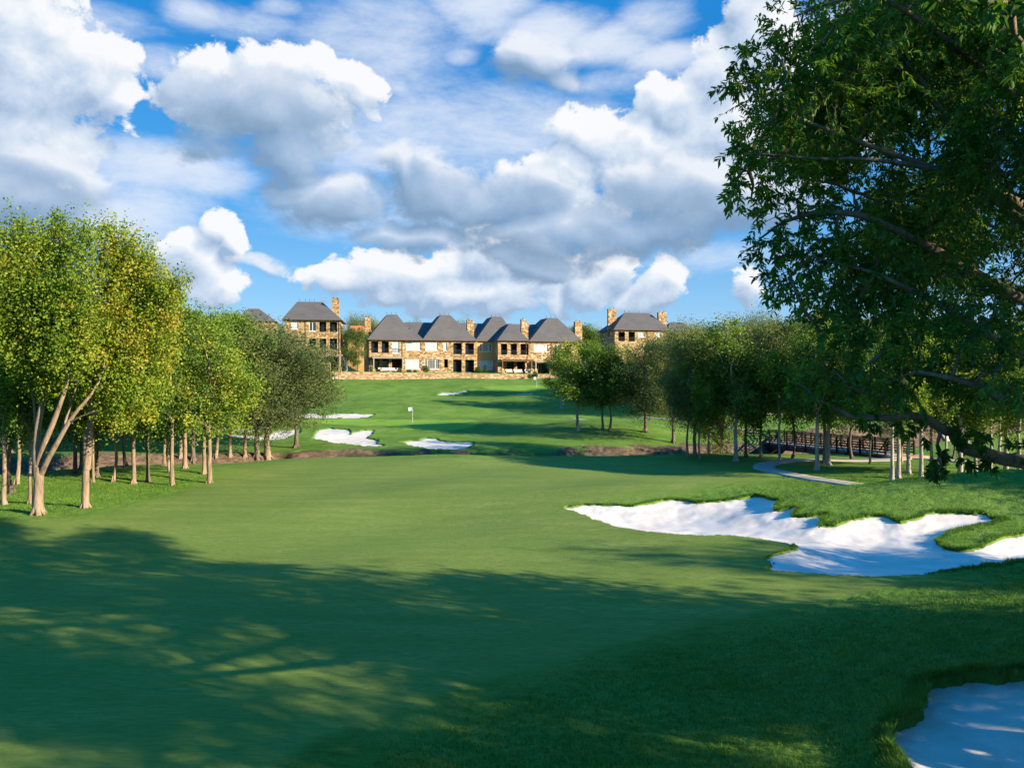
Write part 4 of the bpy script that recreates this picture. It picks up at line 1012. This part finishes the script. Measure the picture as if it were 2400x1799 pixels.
def glass_mat(name, col, sp):
    m, nt, b = new_mat(name); f = noise_fac(nt, 1.1, 2); nt.links.new(ramp(nt, f, [(.35,tuple(c*.75 for c in col)),(.65,col)]), b.inputs['Base Color'])
    b.inputs['Roughness'].default_value = .08; b.inputs['Specular IOR Level'].default_value = sp; return m
M_BLIND = glass_mat('glass_over_blinds', (.50,.62,.64), .6)
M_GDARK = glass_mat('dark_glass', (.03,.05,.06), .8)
class House:
    def __init__(s, name, px, Y, rot, label, zg=None, cat='building', group=None):
        s.c, s.s = math.cos(R(rot)), math.sin(R(rot)); s.x0 = (px-1200)/F*Y; s.y0 = Y
        s.zg = gz(s.x0, Y) if zg is None else zg
        s.root = empty(name, (s.x0, s.y0, s.zg), R(rot)); tag(s.root, label, cat, group)
    def X(s, px, d=0.0):
        k = (px-1200)/F; return (k*(s.y0+d*s.c)-s.x0+d*s.s)/(s.c-k*s.s)
    def Z(s, py, px, d=0.0):
        Y = s.y0+s.X(px, d)*s.s+d*s.c; return CAMZ-(py-HOR)/F*Y-s.zg
    def wall(s, x0, x1, z0, z1, d, holes, mat=None, depth=8.0, name='wall', reveal=.35):
        """front wall with openings; holes (xa,xb,za,zb)"""
        mb = MB(); xs = sorted({x0,x1,*[h[0] for h in holes],*[h[1] for h in holes]}); zs = sorted({z0,z1,*[h[2] for h in holes],*[h[3] for h in holes]})
        xs = [x for x in xs if x0 <= x <= x1]; zs = [z for z in zs if z0 <= z <= z1]
        for i in range(len(xs)-1):
            for j in range(len(zs)-1):
                cx, cz = (xs[i]+xs[i+1])/2, (zs[j]+zs[j+1])/2
                if any(h[0] < cx < h[1] and h[2] < cz < h[3] for h in holes): continue
                mb.quad((xs[i],d,zs[j]),(xs[i+1],d,zs[j]),(xs[i+1],d,zs[j+1]),(xs[i],d,zs[j+1]))
        for a, b, c, e in holes:
            mb.quad((a,d,c),(a,d,e),(a,d+reveal,e),(a,d+reveal,c)); mb.quad((b,d,c),(b,d+reveal,c),(b,d+reveal,e),(b,d,e))
            mb.quad((a,d,e),(b,d,e),(b,d+reveal,e),(a,d+reveal,e)); mb.quad((a,d,c),(a,d+reveal,c),(b,d+reveal,c),(b,d,c))
        mb.quad((x0,d,z0),(x0,d,z1),(x0,d+depth,z1),(x0,d+depth,z0)); mb.quad((x1,d,z0),(x1,d+depth,z0),(x1,d+depth,z1),(x1,d,z1))
        mb.quad((x0,d+depth,z0),(x0,d+depth,z1),(x1,d+depth,z1),(x1,d+depth,z0))
        return mb.build(name, mat or M_STONE, s.root)
    def window(s, h, d, nx=3, nz=3, glass=None, sash=None, frame=None):
        a, b, c, e = h; t = .10; mb = MB(); y0, y1 = d+.10, d+.20
        mb.box(a,b,y0,y1,c,c+t); mb.box(a,b,y0,y1,e-t,e); mb.box(a,a+t,y0,y1,c+t,e-t); mb.box(b-t,b,y0,y1,c+t,e-t)
        for f in (sash or []): x = a+(b-a)*f; mb.box(x-.06,x+.06,y0,y1,c+t,e-t)
        for i in range(1, nx): x = a+(b-a)*i/nx; mb.box(x-.018,x+.018,y0+.03,y1-.02,c+t,e-t)
        for i in range(1, nz): z = c+(e-c)*i/nz; mb.box(a+t,b-t,y0+.035,y1-.015,z-.018,z+.018)
        mb.box(a-.08,b+.08,d-.07,d+.10,c-.14,c)          # sill
        w = mb.build('window', frame or M_WHITE, s.root)
        g = MB(); g.quad((a+t*.5,y1-.03,c+t*.5),(b-t*.5,y1-.03,c+t*.5),(b-t*.5,y1-.03,e-t*.5),(a+t*.5,y1-.03,e-t*.5)); g.build('pane', glass or M_BLIND, w)
        return w
    def loggia(s, h, d, rail=True, door='dark', depth=2.0, lit=False):
        a, b, c, e = h; mb = MB(); y0, y1 = d+.35, d+.35+depth; o = .6
        mb.quad((a-o,y1,c),(b+o,y1,c),(b+o,y1,e),(a-o,y1,e)); mb.quad((a-o,y0,c),(a-o,y0,e),(a-o,y1,e),(a-o,y1,c)); mb.quad((b+o,y0,c),(b+o,y1,c),(b+o,y1,e),(b+o,y0,e))
        mb.quad((a-o,y0,c),(b+o,y0,c),(b+o,y1,c),(a-o,y1,c)); mb.quad((a-o,y0,e),(a-o,y1,e),(b+o,y1,e),(b+o,y0,e))
        lg = mb.build('balcony' if rail else 'porch', M_STUC if lit else M_SHADEIN, s.root)
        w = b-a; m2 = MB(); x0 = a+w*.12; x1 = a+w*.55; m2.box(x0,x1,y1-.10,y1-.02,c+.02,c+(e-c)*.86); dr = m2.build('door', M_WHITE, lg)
        g = MB()
        for q in (0,1):
            xa = x0+.09+(x1-x0-.09)*q/2; g.box(xa,xa+(x1-x0-.09)/2-.09,y1-.13,y1-.105,c+.25,c+(e-c)*.82)
        g.build('pane', M_GDARK if door == 'dark' else M_BLIND, dr)
        if rail:
            r = MB(); top = c+1.05; r.box(a,b,d+.08,d+.13,top-.06,top); r.box(a,b,d+.09,d+.12,c+.08,c+.12); n = max(4, int(w/.13))
            for i in range(1, n): x = a+w*i/n; r.box(x-.012,x+.012,d+.095,d+.115,c+.12,top-.06)
            r.build('railing', M_IRON, lg)
        return lg
    def hip(s, x0, x1, d0, d1, z0, zr, rx0, rx1, rd, over=.55, mat=None, rd2=None):
        """hipped roof: eaves rectangle, ridge from rx0 to rx1 at depth rd (rd2: ridge runs back)"""
        a, b, c, e = x0-over, x1+over, d0-over, d1+over; t = .16; m = MB(); rd2 = rd if rd2 is None else rd2
        E = [(a,c,z0),(b,c,z0),(b,e,z0),(a,e,z0)]; Lw = [(p[0],p[1],z0-t) for p in E]
        A0, B0, B1, A1 = (rx0,rd,zr), (rx1,rd,zr), (rx1,rd2,zr), (rx0,rd2,zr)
        m.quad(E[0],E[1],B0,A0)
        if rd2 != rd:
            m.quad(E[1],E[2],B1,B0); m.quad(E[2],E[3],A1,B1); m.quad(E[3],E[0],A0,A1); m.quad(A0,B0,B1,A1)
        else:
            m.tri(E[1],E[2],B0); m.quad(E[2],E[3],A0,B0); m.tri(E[3],E[0],A0)
        for i in range(4): j = (i+1) % 4; m.quad(Lw[i],Lw[j],E[j],E[i])
        m.quad(Lw[3],Lw[2],Lw[1],Lw[0])
        rf = m.build('roof', mat or M_ROOF, s.root)
        if (mat or M_ROOF) is M_ROOF:
            gt = MB(); gt.box(a+.05,b-.05,c-.10,c-.005,z0-.13,z0-.01); gt.build('gutter', M_TRIM, rf)
        return rf
    def vents(s, rf, pts):
        for x, y, z in pts: mb = MB(); mb.tube([(x,y,z-.6),(x,y,z+.5)], [.05,.05], 6); mb.tube([(x,y,z+.42),(x,y,z+.55)], [.10,.09], 6); mb.build('roof_vent', M_WOOD, rf)
    def chimney(s, x0, x1, d, z0, z1, gap=True, dz=0.0):
        w = (x1-x0); ws = w*.46 if gap else w; out = []
        for i in range(2 if gap else 1):
            xa = x0+i*(w-ws); za = z1-(dz if i else 0); mb = MB(); dd = d+.45*i
            mb.box(xa,xa+ws,dd,dd+1.0,z0,za-.42); mb.box(xa-.07,xa+ws+.07,dd-.07,dd+1.07,za-.42,za-.25); mb.box(xa+.05,xa+ws-.05,dd+.05,dd+.95,za-.25,za-.15)
            ch = mb.build('chimney', M_STONE, s.root)
            cp = MB(); cp.tube([(xa+ws*.5,dd+.5,za-.15),(xa+ws*.5,dd+.5,za+.12)], [.20,.17], 8); cp.build('flue', M_WOOD, ch)
    def downpipe(s, x, d, z0, z1): mb = MB(); mb.tube([(x,d-.08,z0),(x,d-.08,z1)], [.06,.06], 6); mb.build('downpipe', M_TRIM, s.root)
    def pergola(s, x0, x1, d0, d1, zt, mat=None):
        m = MB(); m.box(x0-.3,x1+.3,d0-.15,d0+.10,zt-.35,zt-.05); m.box(x0-.4,x1+.4,d0-.3,d1,zt-.05,zt+.10)
        p = m.build('patio_roof', mat or M_PERG, s.root)
        for x in (x0,x1): q = MB(); q.box(x-.12,x+.12,d0-.1,d0+.13,-.3,zt-.36); q.build('post', mat or M_PERG, p); q2 = MB(); q2.box(x-.3,x+.3,d0-.3,d0+.33,-.3,.75); q2.build('pier', M_STONE, p)
# ---- the long row
H = House('townhouse_row', 862, 175, 15, 'long two storey stone townhouse row with steep grey roofs above the retaining wall')
def zz(a, off=720, sc=6.9125): return off+a/sc
def P2(a): return 820+a/6.9125
def P3(a): return 1080+a/6.9125
def hole(P, xa, xb, ya, yb, d): return (H.X(P(xa),d), H.X(P(xb),d), H.Z(zz(yb), P(xa), d), H.Z(zz(ya), P(xa), d))
Ze = H.Z(796, 900, 0)
dA, dB, dC, dD, dE = 0.0, .35, 1.5, -2.5, .5
# section A
hA = [hole(P2,345,460,553,737,dA), hole(P2,515,632,553,740,dA), hole(P2,685,800,560,742,dA), (H.X(874,dA),H.X(942,dA),-.4,H.Z(840,900,dA))]
xA0, xA1 = H.X(863,dA), H.X(943.5,dA)
H.wall(xA0, xA1, -2.0, Ze, dA, hA, depth=13)
for h in hA[:2]: H.loggia(h, dA)
H.window(hA[2], dA, 2, 1, M_BLIND, [.5])
rl = MB(); h = hA[2]; rl.box(h[0],h[1],dA-.04,dA+.02,h[2]+1.0,h[2]+1.06); [rl.box(h[0]+(h[1]-h[0])*i/9-.012,h[0]+(h[1]-h[0])*i/9+.012,dA-.03,dA,h[2]+.02,h[2]+1.0) for i in range(10)]; rl.build('railing', M_IRON, H.root)
H.loggia(hA[3], dA, False, depth=3); H.pergola(H.X(876,-2.6), H.X(944,-2.6), -2.6, dA-.02, H.Z(836,900,-2.6))
for f in (.28,.62): q = MB(); x = hA[3][0]+(hA[3][1]-hA[3][0])*f; q.box(x-.35,x+.35,dA+1.4,dA+2.0,-.5,hA[3][3]-.02); q.build('pillar', M_STONE, H.root)
H.downpipe(H.X(865,dA), dA, -.5, Ze-.15); H.downpipe(H.X(942.5,dA), dA, -.5, Ze-.15)
# section B
wB = [hole(P2,908,1145,562,692,dB), hole(P2,1222,1422,566,695,dB), hole(P2,1515,1572,568,700,dB), hole(P2,905,1140,838,995,dB), hole(P2,1212,1443,838,997,dB)]
lB = [hole(P2,1677,1815,577,760,dB), hole(P2,1870,2010,580,762,dB)]; gB = [hole(P2,1672,1812,845,1052,dB), hole(P2,1870,2012,848,1054,dB), hole(P2,1528,1590,840,975,dB)]
xB0, xB1 = H.X(943.7,dB), H.X(1118.5,dB)
H.wall(xB0, xB1, -2.0, Ze, dB, wB+lB+gB, depth=12.5)
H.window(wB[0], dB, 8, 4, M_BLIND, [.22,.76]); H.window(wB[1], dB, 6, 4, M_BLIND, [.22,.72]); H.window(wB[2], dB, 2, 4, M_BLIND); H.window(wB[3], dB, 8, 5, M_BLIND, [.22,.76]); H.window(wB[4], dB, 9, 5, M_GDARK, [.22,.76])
for h in lB: H.loggia(h, dB)
for h in gB: H.loggia(h, dB, False)
# section C: tan stucco
wC = [hole(P3,300,498,588,712,dC), hole(P3,285,515,858,1005,dC)]
H.wall(xB1+.004, H.X(1170,dC), -2.0, Ze, dC, wC, M_STUC, depth=10)
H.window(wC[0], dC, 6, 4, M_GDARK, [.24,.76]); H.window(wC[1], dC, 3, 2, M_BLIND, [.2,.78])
# section D: forward
lD = [hole(P3,650,752,588,770,dD), hole(P3,808,910,588,770,dD), hole(P3,967,1066,590,770,dD)]; hD = (H.X(1175,dD),H.X(1231,dD),-.4,H.Z(843,1200,dD))
xD0, xD1 = H.X(1167,dD), H.X(1234.5,dD)
H.wall(xD0, xD1, -2.0, Ze, dD, lD+[hD], depth=13)
for h in lD: H.loggia(h, dD)
H.loggia(hD, dD, False, depth=3)
for f in (.22,.66): q = MB(); x = hD[0]+(hD[1]-hD[0])*f; q.box(x-.35,x+.35,dD+1.4,dD+2.0,-.5,hD[3]-.02); q.build('pillar', M_STONE, H.root)
H.pergola(H.X(1178,-4.6), H.X(1246,-4.6), -4.6, dD-.02, H.Z(843,1200,-4.6), M_WOOD)
# section E
wE = [hole(P3,1185,1412,597,720,dE), hole(P3,1512,1617,605,765,dE), hole(P3,1680,1790,605,770,dE), hole(P3,1900,1980,610,775,dE)]; gE = [(H.X(1258,dE),H.X(1288,dE),-.4,H.Z(848,1270,dE)), (H.X(1300,dE),H.X(1340,dE),-.4,H.Z(850,1320,dE))]
xE0, xE1 = H.X(1235,dE), H.X(1363,dE)
H.wall(xE0, xE1, -2.0, Ze, dE, wE+gE, depth=12)
H.window(wE[0], dE, 7, 4, M_BLIND, [.24,.78]); H.window(wE[1], dE, 1, 1, M_GDARK, [.5]); H.loggia(wE[2], dE); H.loggia(wE[3], dE)
for h in gE: H.loggia(h, dE, False)
H.pergola(H.X(1256,-2.2), H.X(1300,-2.2), -2.2, dE-.02, H.Z(846,1270,-2.2))
H.downpipe(H.X(1292,dE), dE, -.5, Ze-.15)
# roofs
def ridge(px, py, d): return H.X(px,d), H.Z(py,px,d)
zr0 = H.Z(755, 980, 9); H.hip(H.X(905,0), H.X(1350,0), 3.5, 15, Ze+.02, zr0, H.X(950,9), H.X(1300,9), 9.2)
def pyramid(pxa, pxb, pya, rxa, rxb, d0, d1, vents=True, zo=.04, back=6):
    rd = d0+5.2; x0, x1 = H.X(pxa,d0)+.55, H.X(pxb,d0)-.55
    z = H.Z(pya,(rxa+rxb)/2,rd); a, b = H.X(rxa,rd), H.X(rxb,rd); rf = H.hip(x0, x1, d0, d1, Ze+zo, z, a, b, rd, rd2=rd+back)
    if vents: H.vents(rf, [(a+(b-a)*t, rd+.8, z) for t in (-.02,.45,.9)])
    return rf
pyramid(860, 978, 737, 908, 931, dA, 13.5); pyramid(989, 1118.5, 738, 1033, 1055, dB, 13, zo=.07); pyramid(1113, 1215, 742, 1154, 1176, dC, 12, zo=.10); pyramid(1239, 1366, 745, 1283, 1306, dE, 13, zo=.12)
H.hip(H.X(940,.2)+.55, H.X(993,.2)-.55, .25, 8, Ze+.06, H.Z(767,963,3.4), H.X(963,3.4)-.02, H.X(963,3.4)+.02, 3.4, rd2=8)
H.hip(H.X(1164,dD)+.55, H.X(1240,dD)-.55, dD, 8, Ze+.09, H.Z(758,1196,dD+5), H.X(1194,dD+5), H.X(1199,dD+5), dD+5, rd2=8)
for a, b, py, d, dz in [(855,869.5,742,2.5,.0),(1095,1112,747,3.2,.4),(1222,1239.5,746,1.0,.7),(1348,1366,751,3.0,.1)]:
    H.chimney(H.X(a,d), H.X(b,d), d, Ze-1.5, H.Z(py,a,d), True, dz)
# ---- upper left house
H2 = House('stone_house', 667, 167, 8, 'three storey stone house with grey hip roof, left of the long row behind the trees', zg=8.0)
def Q(a): return 540+a/5.53
def hole2(xa, xb, ya, yb, d=0.0): return (H2.X(Q(xa),d), H2.X(Q(xb),d), H2.Z(680+yb/5.53, Q(xa), d), H2.Z(680+ya/5.53, Q(xa), d))
hw = [hole2(790,880,400,502), hole2(1020,1108,412,530)]; hl = [hole2(1152,1242,412,537), hole2(1288,1384,415,540), hole2(1152,1242,625,770), hole2(1288,1384,625,772), hole2(1020,1108,625,760)]
hg = [(H2.X(745),H2.X(768),-1,H2.Z(836,750)), (H2.X(775),H2.X(792),-1,H2.Z(836,780))]
z2 = H2.Z(749, 720); H2.wall(0, H2.X(796.5), -3, z2, 0, hw+hl+hg, depth=12)
H2.window(hw[0], 0, 3, 4, M_BLIND); H2.window(hw[1], 0, 2, 1, M_GDARK, [.5])
for h in hl: H2.loggia(h, 0)
for h in hg: H2.loggia(h, 0, False)
H2.pergola(H2.X(738,-2.5), H2.X(797,-2.5), -2.5, -.02, H2.Z(832,770,-2.5))
rf = H2.hip(0, H2.X(796.5), 0, 12, z2+.02, H2.Z(707,720,5.5), H2.X(697,5.5), H2.X(755,5.5), 5.5)
H2.vents(rf, [(H2.X(p,5.5),5.5,H2.Z(707,720,5.5)) for p in (703,716,726,737)])
H2.chimney(H2.X(778,3), H2.X(794,3), 3, z2-1.5, H2.Z(697,785,3), True, 0); H2.downpipe(H2.X(716), 0, 0, z2-.15); H2.downpipe(H2.X(795), 0, 0, z2-.15)
# ---- right hand house
H3 = House('stone_house', 1441, 200, 12, 'stone house with grey hip roof and two chimney pairs above the right hand trees', zg=8.0)
def Q3(a): return 1340+a/4.809
def hole3(xa, xb, ya, yb, d=0.0): return (H3.X(Q3(xa),d), H3.X(Q3(xb),d), H3.Z(700+yb/4.809, Q3(xa), d), H3.Z(700+ya/4.809, Q3(xa), d))
hl = [hole3(525,600,372,478), hole3(640,712,372,480)]; hw = [hole3(748,820,375,430), hole3(940,1007,378,432)]
z3 = H3.Z(773, 1500); H3.wall(0, H3.X(1567), -3, z3, 0, hl+hw, depth=12)
for h in hl: H3.loggia(h, 0)
for h in hw: H3.window(h, 0, 4, 2, M_BLIND, [.5])
rf = H3.hip(0, H3.X(1567), 0, 12, z3+.02, H3.Z(733,1490,5.5), H3.X(1464,5.5), H3.X(1522,5.5), 5.5)
H3.vents(rf, [(H3.X(p,5.5),5.5,H3.Z(733,1490,5.5)) for p in (1464,1474,1498)])
H3.chimney(H3.X(1426,4), H3.X(1446,4), 4, z3-1.5, H3.Z(722,1435,4)); H3.chimney(H3.X(1543.5,3), H3.X(1564,3), 3, z3-1.5, H3.Z(730,1553,3)); H3.downpipe(H3.X(1517), 0, 2, z3-.15)
# ---- roofs of houses farther back
for nm, p0, p1, pe, pr, ra, rb, Y, lab, mt in [('stone_house',555,640,752,723,582,607,215,'far house showing only its small grey roof left of the upper left house',M_ROOF),
    ('stone_house',1560,1625,783,755,1572,1602,225,'far house with a blue grey roof just right of the right hand house',M_ROOF),
    ('tile_roof_house',815,870,778,763,822,850,205,'far house with an orange tiled roof in the gap between the houses',M_TILE),
    ('stone_house',1880,1960,765,735,1895,1935,215,'far house half hidden behind the right hand tree tops',M_ROOF),
    ('stone_house',500,556,775,742,515,535,225,'far house with a brown chimney top between the trees at left',M_ROOF)]:
    h_ = House(nm, p0, Y, 10, lab, zg=8.0); ze = h_.Z(pe,(p0+p1)/2); x1 = h_.X(p1)
    h_.wall(0, x1, -3, ze, 0, [], M_STUC if mt is M_TILE else M_STONE, depth=10); h_.hip(0, x1, 0, 10, ze+.02, h_.Z(pr,(ra+rb)/2,5), h_.X(ra,5), h_.X(rb,5), 5, mat=mt)
    if nm == 'stone_house' and p0 in (500,1880): h_.chimney(h_.X(p0+36,3), h_.X(p0+48,3), 3, ze, h_.Z(pr-3,p0+36,3))

# ------------------------------------------------------------------ retaining wall, fence, planting, furniture on the terrace
def wall_top(t): return 7.95-(t)*.75
def retaining():
    mb = MB(); n = 40; off = np.array([(WB-WA)[1], -(WB-WA)[0]])/np.hypot(*(WB-WA))
    P = [WA+(WB-WA)*i/n for i in range(n+1)]
    for i in range(n):
        a, b = P[i], P[i+1]; za, zb = wall_top(i/n), wall_top((i+1)/n)
        A = [(*(a+off*.35),4.5),(*(b+off*.35),4.5),(*(b+off*.30),zb),(*(a+off*.30),za)]; mb.quad(*[tuple(map(float,q)) for q in A])
        B = [(*(a+off*.30),za),(*(b+off*.30),zb),(*(b-off*.15),zb),(*(a-off*.15),za)]; mb.quad(*[tuple(map(float,q)) for q in B])
        Cq = [(*(a-off*.15),za),(*(b-off*.15),zb),(*(b-off*.15),4.5),(*(a-off*.15),4.5)]; mb.quad(*[tuple(map(float,q)) for q in Cq])
    o = mb.build('retaining_wall', M_WALLST); tag(o, 'long low retaining wall of tan rubble stone below the townhouse row', 'wall')
retaining()
def iron_fence(px0, px1, d, lab):
    k0, k1 = (px0-1200)/F, (px1-1200)/F
    a = np.array([k0*(168.6+0),168.6]); 
    def onwall(k): # behind the wall line by d
        e = (WB-WA)/np.hypot(*(WB-WA)); nrm = np.array([-e[1], e[0]]); O = WA+nrm*d; t = (k*O[1]-O[0])/(e[0]-k*e[1]); return O+e*t
    A, B = onwall(k0), onwall(k1); L_ = np.hypot(*(B-A)); n = int(L_/1.9); z = gz(*A)
    root = empty('iron_fence', (A[0],A[1],z), math.atan2(B[1]-A[1], B[0]-A[0])); tag(root, lab, 'fence')
    m = MB(); m.box(0,L_,-.02,.02,1.10,1.15); m.box(0,L_,-.02,.02,.12,.16)
    for i in range(int(L_/.14)): m.box(i*.14,i*.14+.022,-.011,.011,.16,1.10)
    m.build('panel', M_IRON, root)
    for i in range(n+1): p = MB(); x = L_*i/n; p.box(x-.04,x+.04,-.045,.045,-.3,1.25); p.build('post', M_IRON, root)
iron_fence(808, 868, 1.0, 'black iron fence across the shaded gap between the two left houses')
iron_fence(792, 806, 1.6, 'short black iron fence beside the yellow flower pot terrace')
def bush(px, py, Y, w, hh, lab):
    x = (px-1200)/F*Y; z = gz(x, Y)
    plant_tree('bush', x, Y, z-.1, hh, w, lab, 'clipped shrubs on the terrace', 'shrub', name='shrub')
for px, Y, w, hh, lab in [(996,176.2,2.4,1.5,'round dark shrub under the dark gridded ground floor window'),(1122,178.5,2.6,1.4,'broad dark shrub at the foot of the tan stucco bay'),(1254,178.0,1.5,1.6,'dark shrub at the pergola of the right end'),
    (958,175.5,1.8,.7,'low yellowish shrub under the left ground floor window'),(972,175.6,1.4,.6,'low green shrub left of the round dark one'),(1137,179,1.2,1.9,'pale leafy shrub before the stucco bay window'),(870,171.5,1.2,1.2,'small shrub at the left patio pier'),
    (805,170.2,1.6,1.5,'dark shrub at the left end of the iron fence'),(936,173.6,.9,1.0,'potted shrub at the right patio post'),(1242,176.5,1.6,1.0,'low shrub left of the pergola shrub')]:
    bush(px, 0, Y, w, hh, lab)
def pot(px, Y, lab, leafc):
    x = (px-1200)/F*Y; z = gz(x, Y); root = empty('flower_pot', (x,Y,z)); tag(root, lab, 'flower pot')
    mb = MB(); mb.tube([(0,0,0),(0,0,.1),(0,0,.5),(0,0,.75),(0,0,.8)], [.22,.25,.36,.42,.45], 14); mb.build('pot', M_CUSH, root, True)
    if leafc:
        r = np.random.default_rng(1); c = r.normal(size=(260,3))*np.array([.24,.24,.16])+np.array([0,0,1.0]); v, f = leaves(c, .16, .12, r)
        link('flowers', fast_mesh('flowers', v, f, 4, face_attrs={'v': r.random(260)}), leafc, root)
M_YEL = simple('yellow_petals', (.75,.50,.03), .7, .2, 8)
pot(780, 167.5, 'white pot of bright yellow flowers in front of the upper left house', M_YEL); pot(787.5, 167.7, 'tall empty white urn beside the yellow flowers', None)
def sofa(x, y, w, rz, lab, grp):
    root = empty('patio_sofa', (x, y, gz(x,y)), rz); tag(root, lab, 'sofa', grp)
    m = MB(); m.box(-w/2,w/2,-.4,.4,.12,.32); m.build('frame', M_WOOD, root)
    m = MB(); n = max(1, int(w/.7))
    for i in range(n): xa = -w/2+.06+(w-.12)*i/n; m.box(xa+.02,xa+(w-.12)/n-.02,-.38,.22,.32,.50)
    m.build('seat_cushion', M_CUSH, root)
    m = MB()
    for i in range(n): xa = -w/2+.06+(w-.12)*i/n; m.box(xa+.02,xa+(w-.12)/n-.02,.22,.38,.45,.95)
    m.build('back_cushion', M_CUSH, root)
    for sx in (-1,1): m = MB(); m.box(*(sorted((sx*w/2, sx*(w/2-.1)))),-.4,.4,.33,.66); m.build('armrest', M_WOOD, root)
def patio(px, d, w, rot, lab, grp='pale cushioned patio sofas'):
    X = H.X(px, d); x = H.x0+X*H.c-d*H.s; y = H.y0+X*H.s+d*H.c; sofa(x, y, w, R(15)+rot, lab, grp)
patio(902,-1.6,1.6,0,'white cushioned sofa on the left patio, nearer the left post'); patio(921,-1.6,2.4,0,'long white cushioned sofa on the left patio, nearer the right post'); patio(891,-2.0,1.0,.9,'white cushioned armchair at the left patio corner')
patio(1193,-4.2,1.8,0,'pale patio sofa under the brown pergola, left one'); patio(1214,-4.0,2.2,0,'tan patio sofa under the brown pergola, middle one'); patio(1236,-4.0,1.4,0,'tan patio armchair under the brown pergola, right one')

# ------------------------------------------------------------------ flagsticks
M_FLAG = simple('white_cloth', (.8,.8,.78), .8, .03, 4)
def flag(px, py, h, lab):
    x, y = hit(px, py); z = gz(x, y); root = empty('flagstick', (x,y,z)); tag(root, lab, 'golf flag', None)
    m, nt, b = new_mat('striped_pole'); tc = nt.nodes.new('ShaderNodeTexCoord'); wv = nd(nt, 'ShaderNodeTexWave', Scale=.55, bands_direction='Z'); nt.links.new(tc.outputs['Object'], wv.inputs[0])
    nt.links.new(ramp(nt, wv.outputs['Fac'], [(.48,(.75,.75,.73)),(.52,(.28,.42,.42))]), b.inputs['Base Color'])
    mb = MB(); mb.tube([(0,0,-.1),(0,0,h)], [.03,.022], 8); mb.build('pole', m, root)
    mb = MB(); n = 6; w, hh = .62, .5
    for s_ in (0,1):
        for i in range(n+1):
            t = i/n; yy = .07*math.sin(t*5)+(.012 if s_ else 0)
            mb.v.append((-t*w, yy, h-.04-.05*t)); mb.v.append((-t*w*.96, yy, h-hh-.07*t))
    for s_ in (0,1):
        o = s_*2*(n+1)
        for i in range(n): q = (o+2*i, o+2*i+1, o+2*i+3, o+2*i+2); mb.f.append(q if s_ else q[::-1])
    mb.build('flag', M_FLAG, root, True)
flag(967, 989, 2.25, 'flagstick with white flag on the nearer green, right of the sand bunkers'); flag(1258, 909, 2.25, 'flagstick with white flag on the upper green below the stone wall')

# ------------------------------------------------------------------ bridge
def bridge():
    a, b = Vector(BR0), Vector(BR1); L_ = (b-a).length; d = (b-a).normalized()
    root = empty('footbridge', tuple(a), 0); root.rotation_euler = d.to_track_quat('X', 'Z').to_euler()
    tag(root, 'shade darkened timber truss footbridge with slatted railings crossing the creek', 'bridge')
    m = MB(); m.box(0,L_,-1.3,1.3,-.12,.04); n = int(L_/.4); m.build('deck', M_CONC, root)
    for sy in (-1,1):
        g = MB(); g.box(-.2,L_+.2,sy*1.42-.10,sy*1.42+.10,-.65,-.13); g.build('girder', M_IRON, root)
        r = MB()
        for k in range(5): z = .22+.24*k; r.box(0,L_,sy*1.36-.03,sy*1.36+.03,z-.05,z+.05)
        r.box(0,L_,sy*1.36-.09,sy*1.36+.09,1.28,1.34); r.build('railing', M_SHADEWOOD, root)
        n = 14
        for i in range(n+1): p = MB(); x = L_*i/n; p.box(x-.07,x+.07,sy*1.48-.07,sy*1.48+.07,-.6,1.27); p.build('post', M_SHADEWOOD, root)
        for i in range(n):
            p = MB(); x0, x1 = L_*i/n, L_*(i+1)/n; z0, z1 = (-.55,1.1) if i % 2 else (1.1,-.55)
            p.tube([(x0,sy*1.50,z0),(x1,sy*1.50,z1)], [.05,.05], 4); p.build('brace', M_SHADEWOOD, root)
    for e, sgn in ((0,-1),(L_,1)):
        ab = MB(); x0, x1 = sorted((e+sgn*.1, e+sgn*1.6)); ab.box(x0,x1,-1.9,1.9,-3.2,-.02); ab.build('abutment', M_WALLST, root)
bridge()
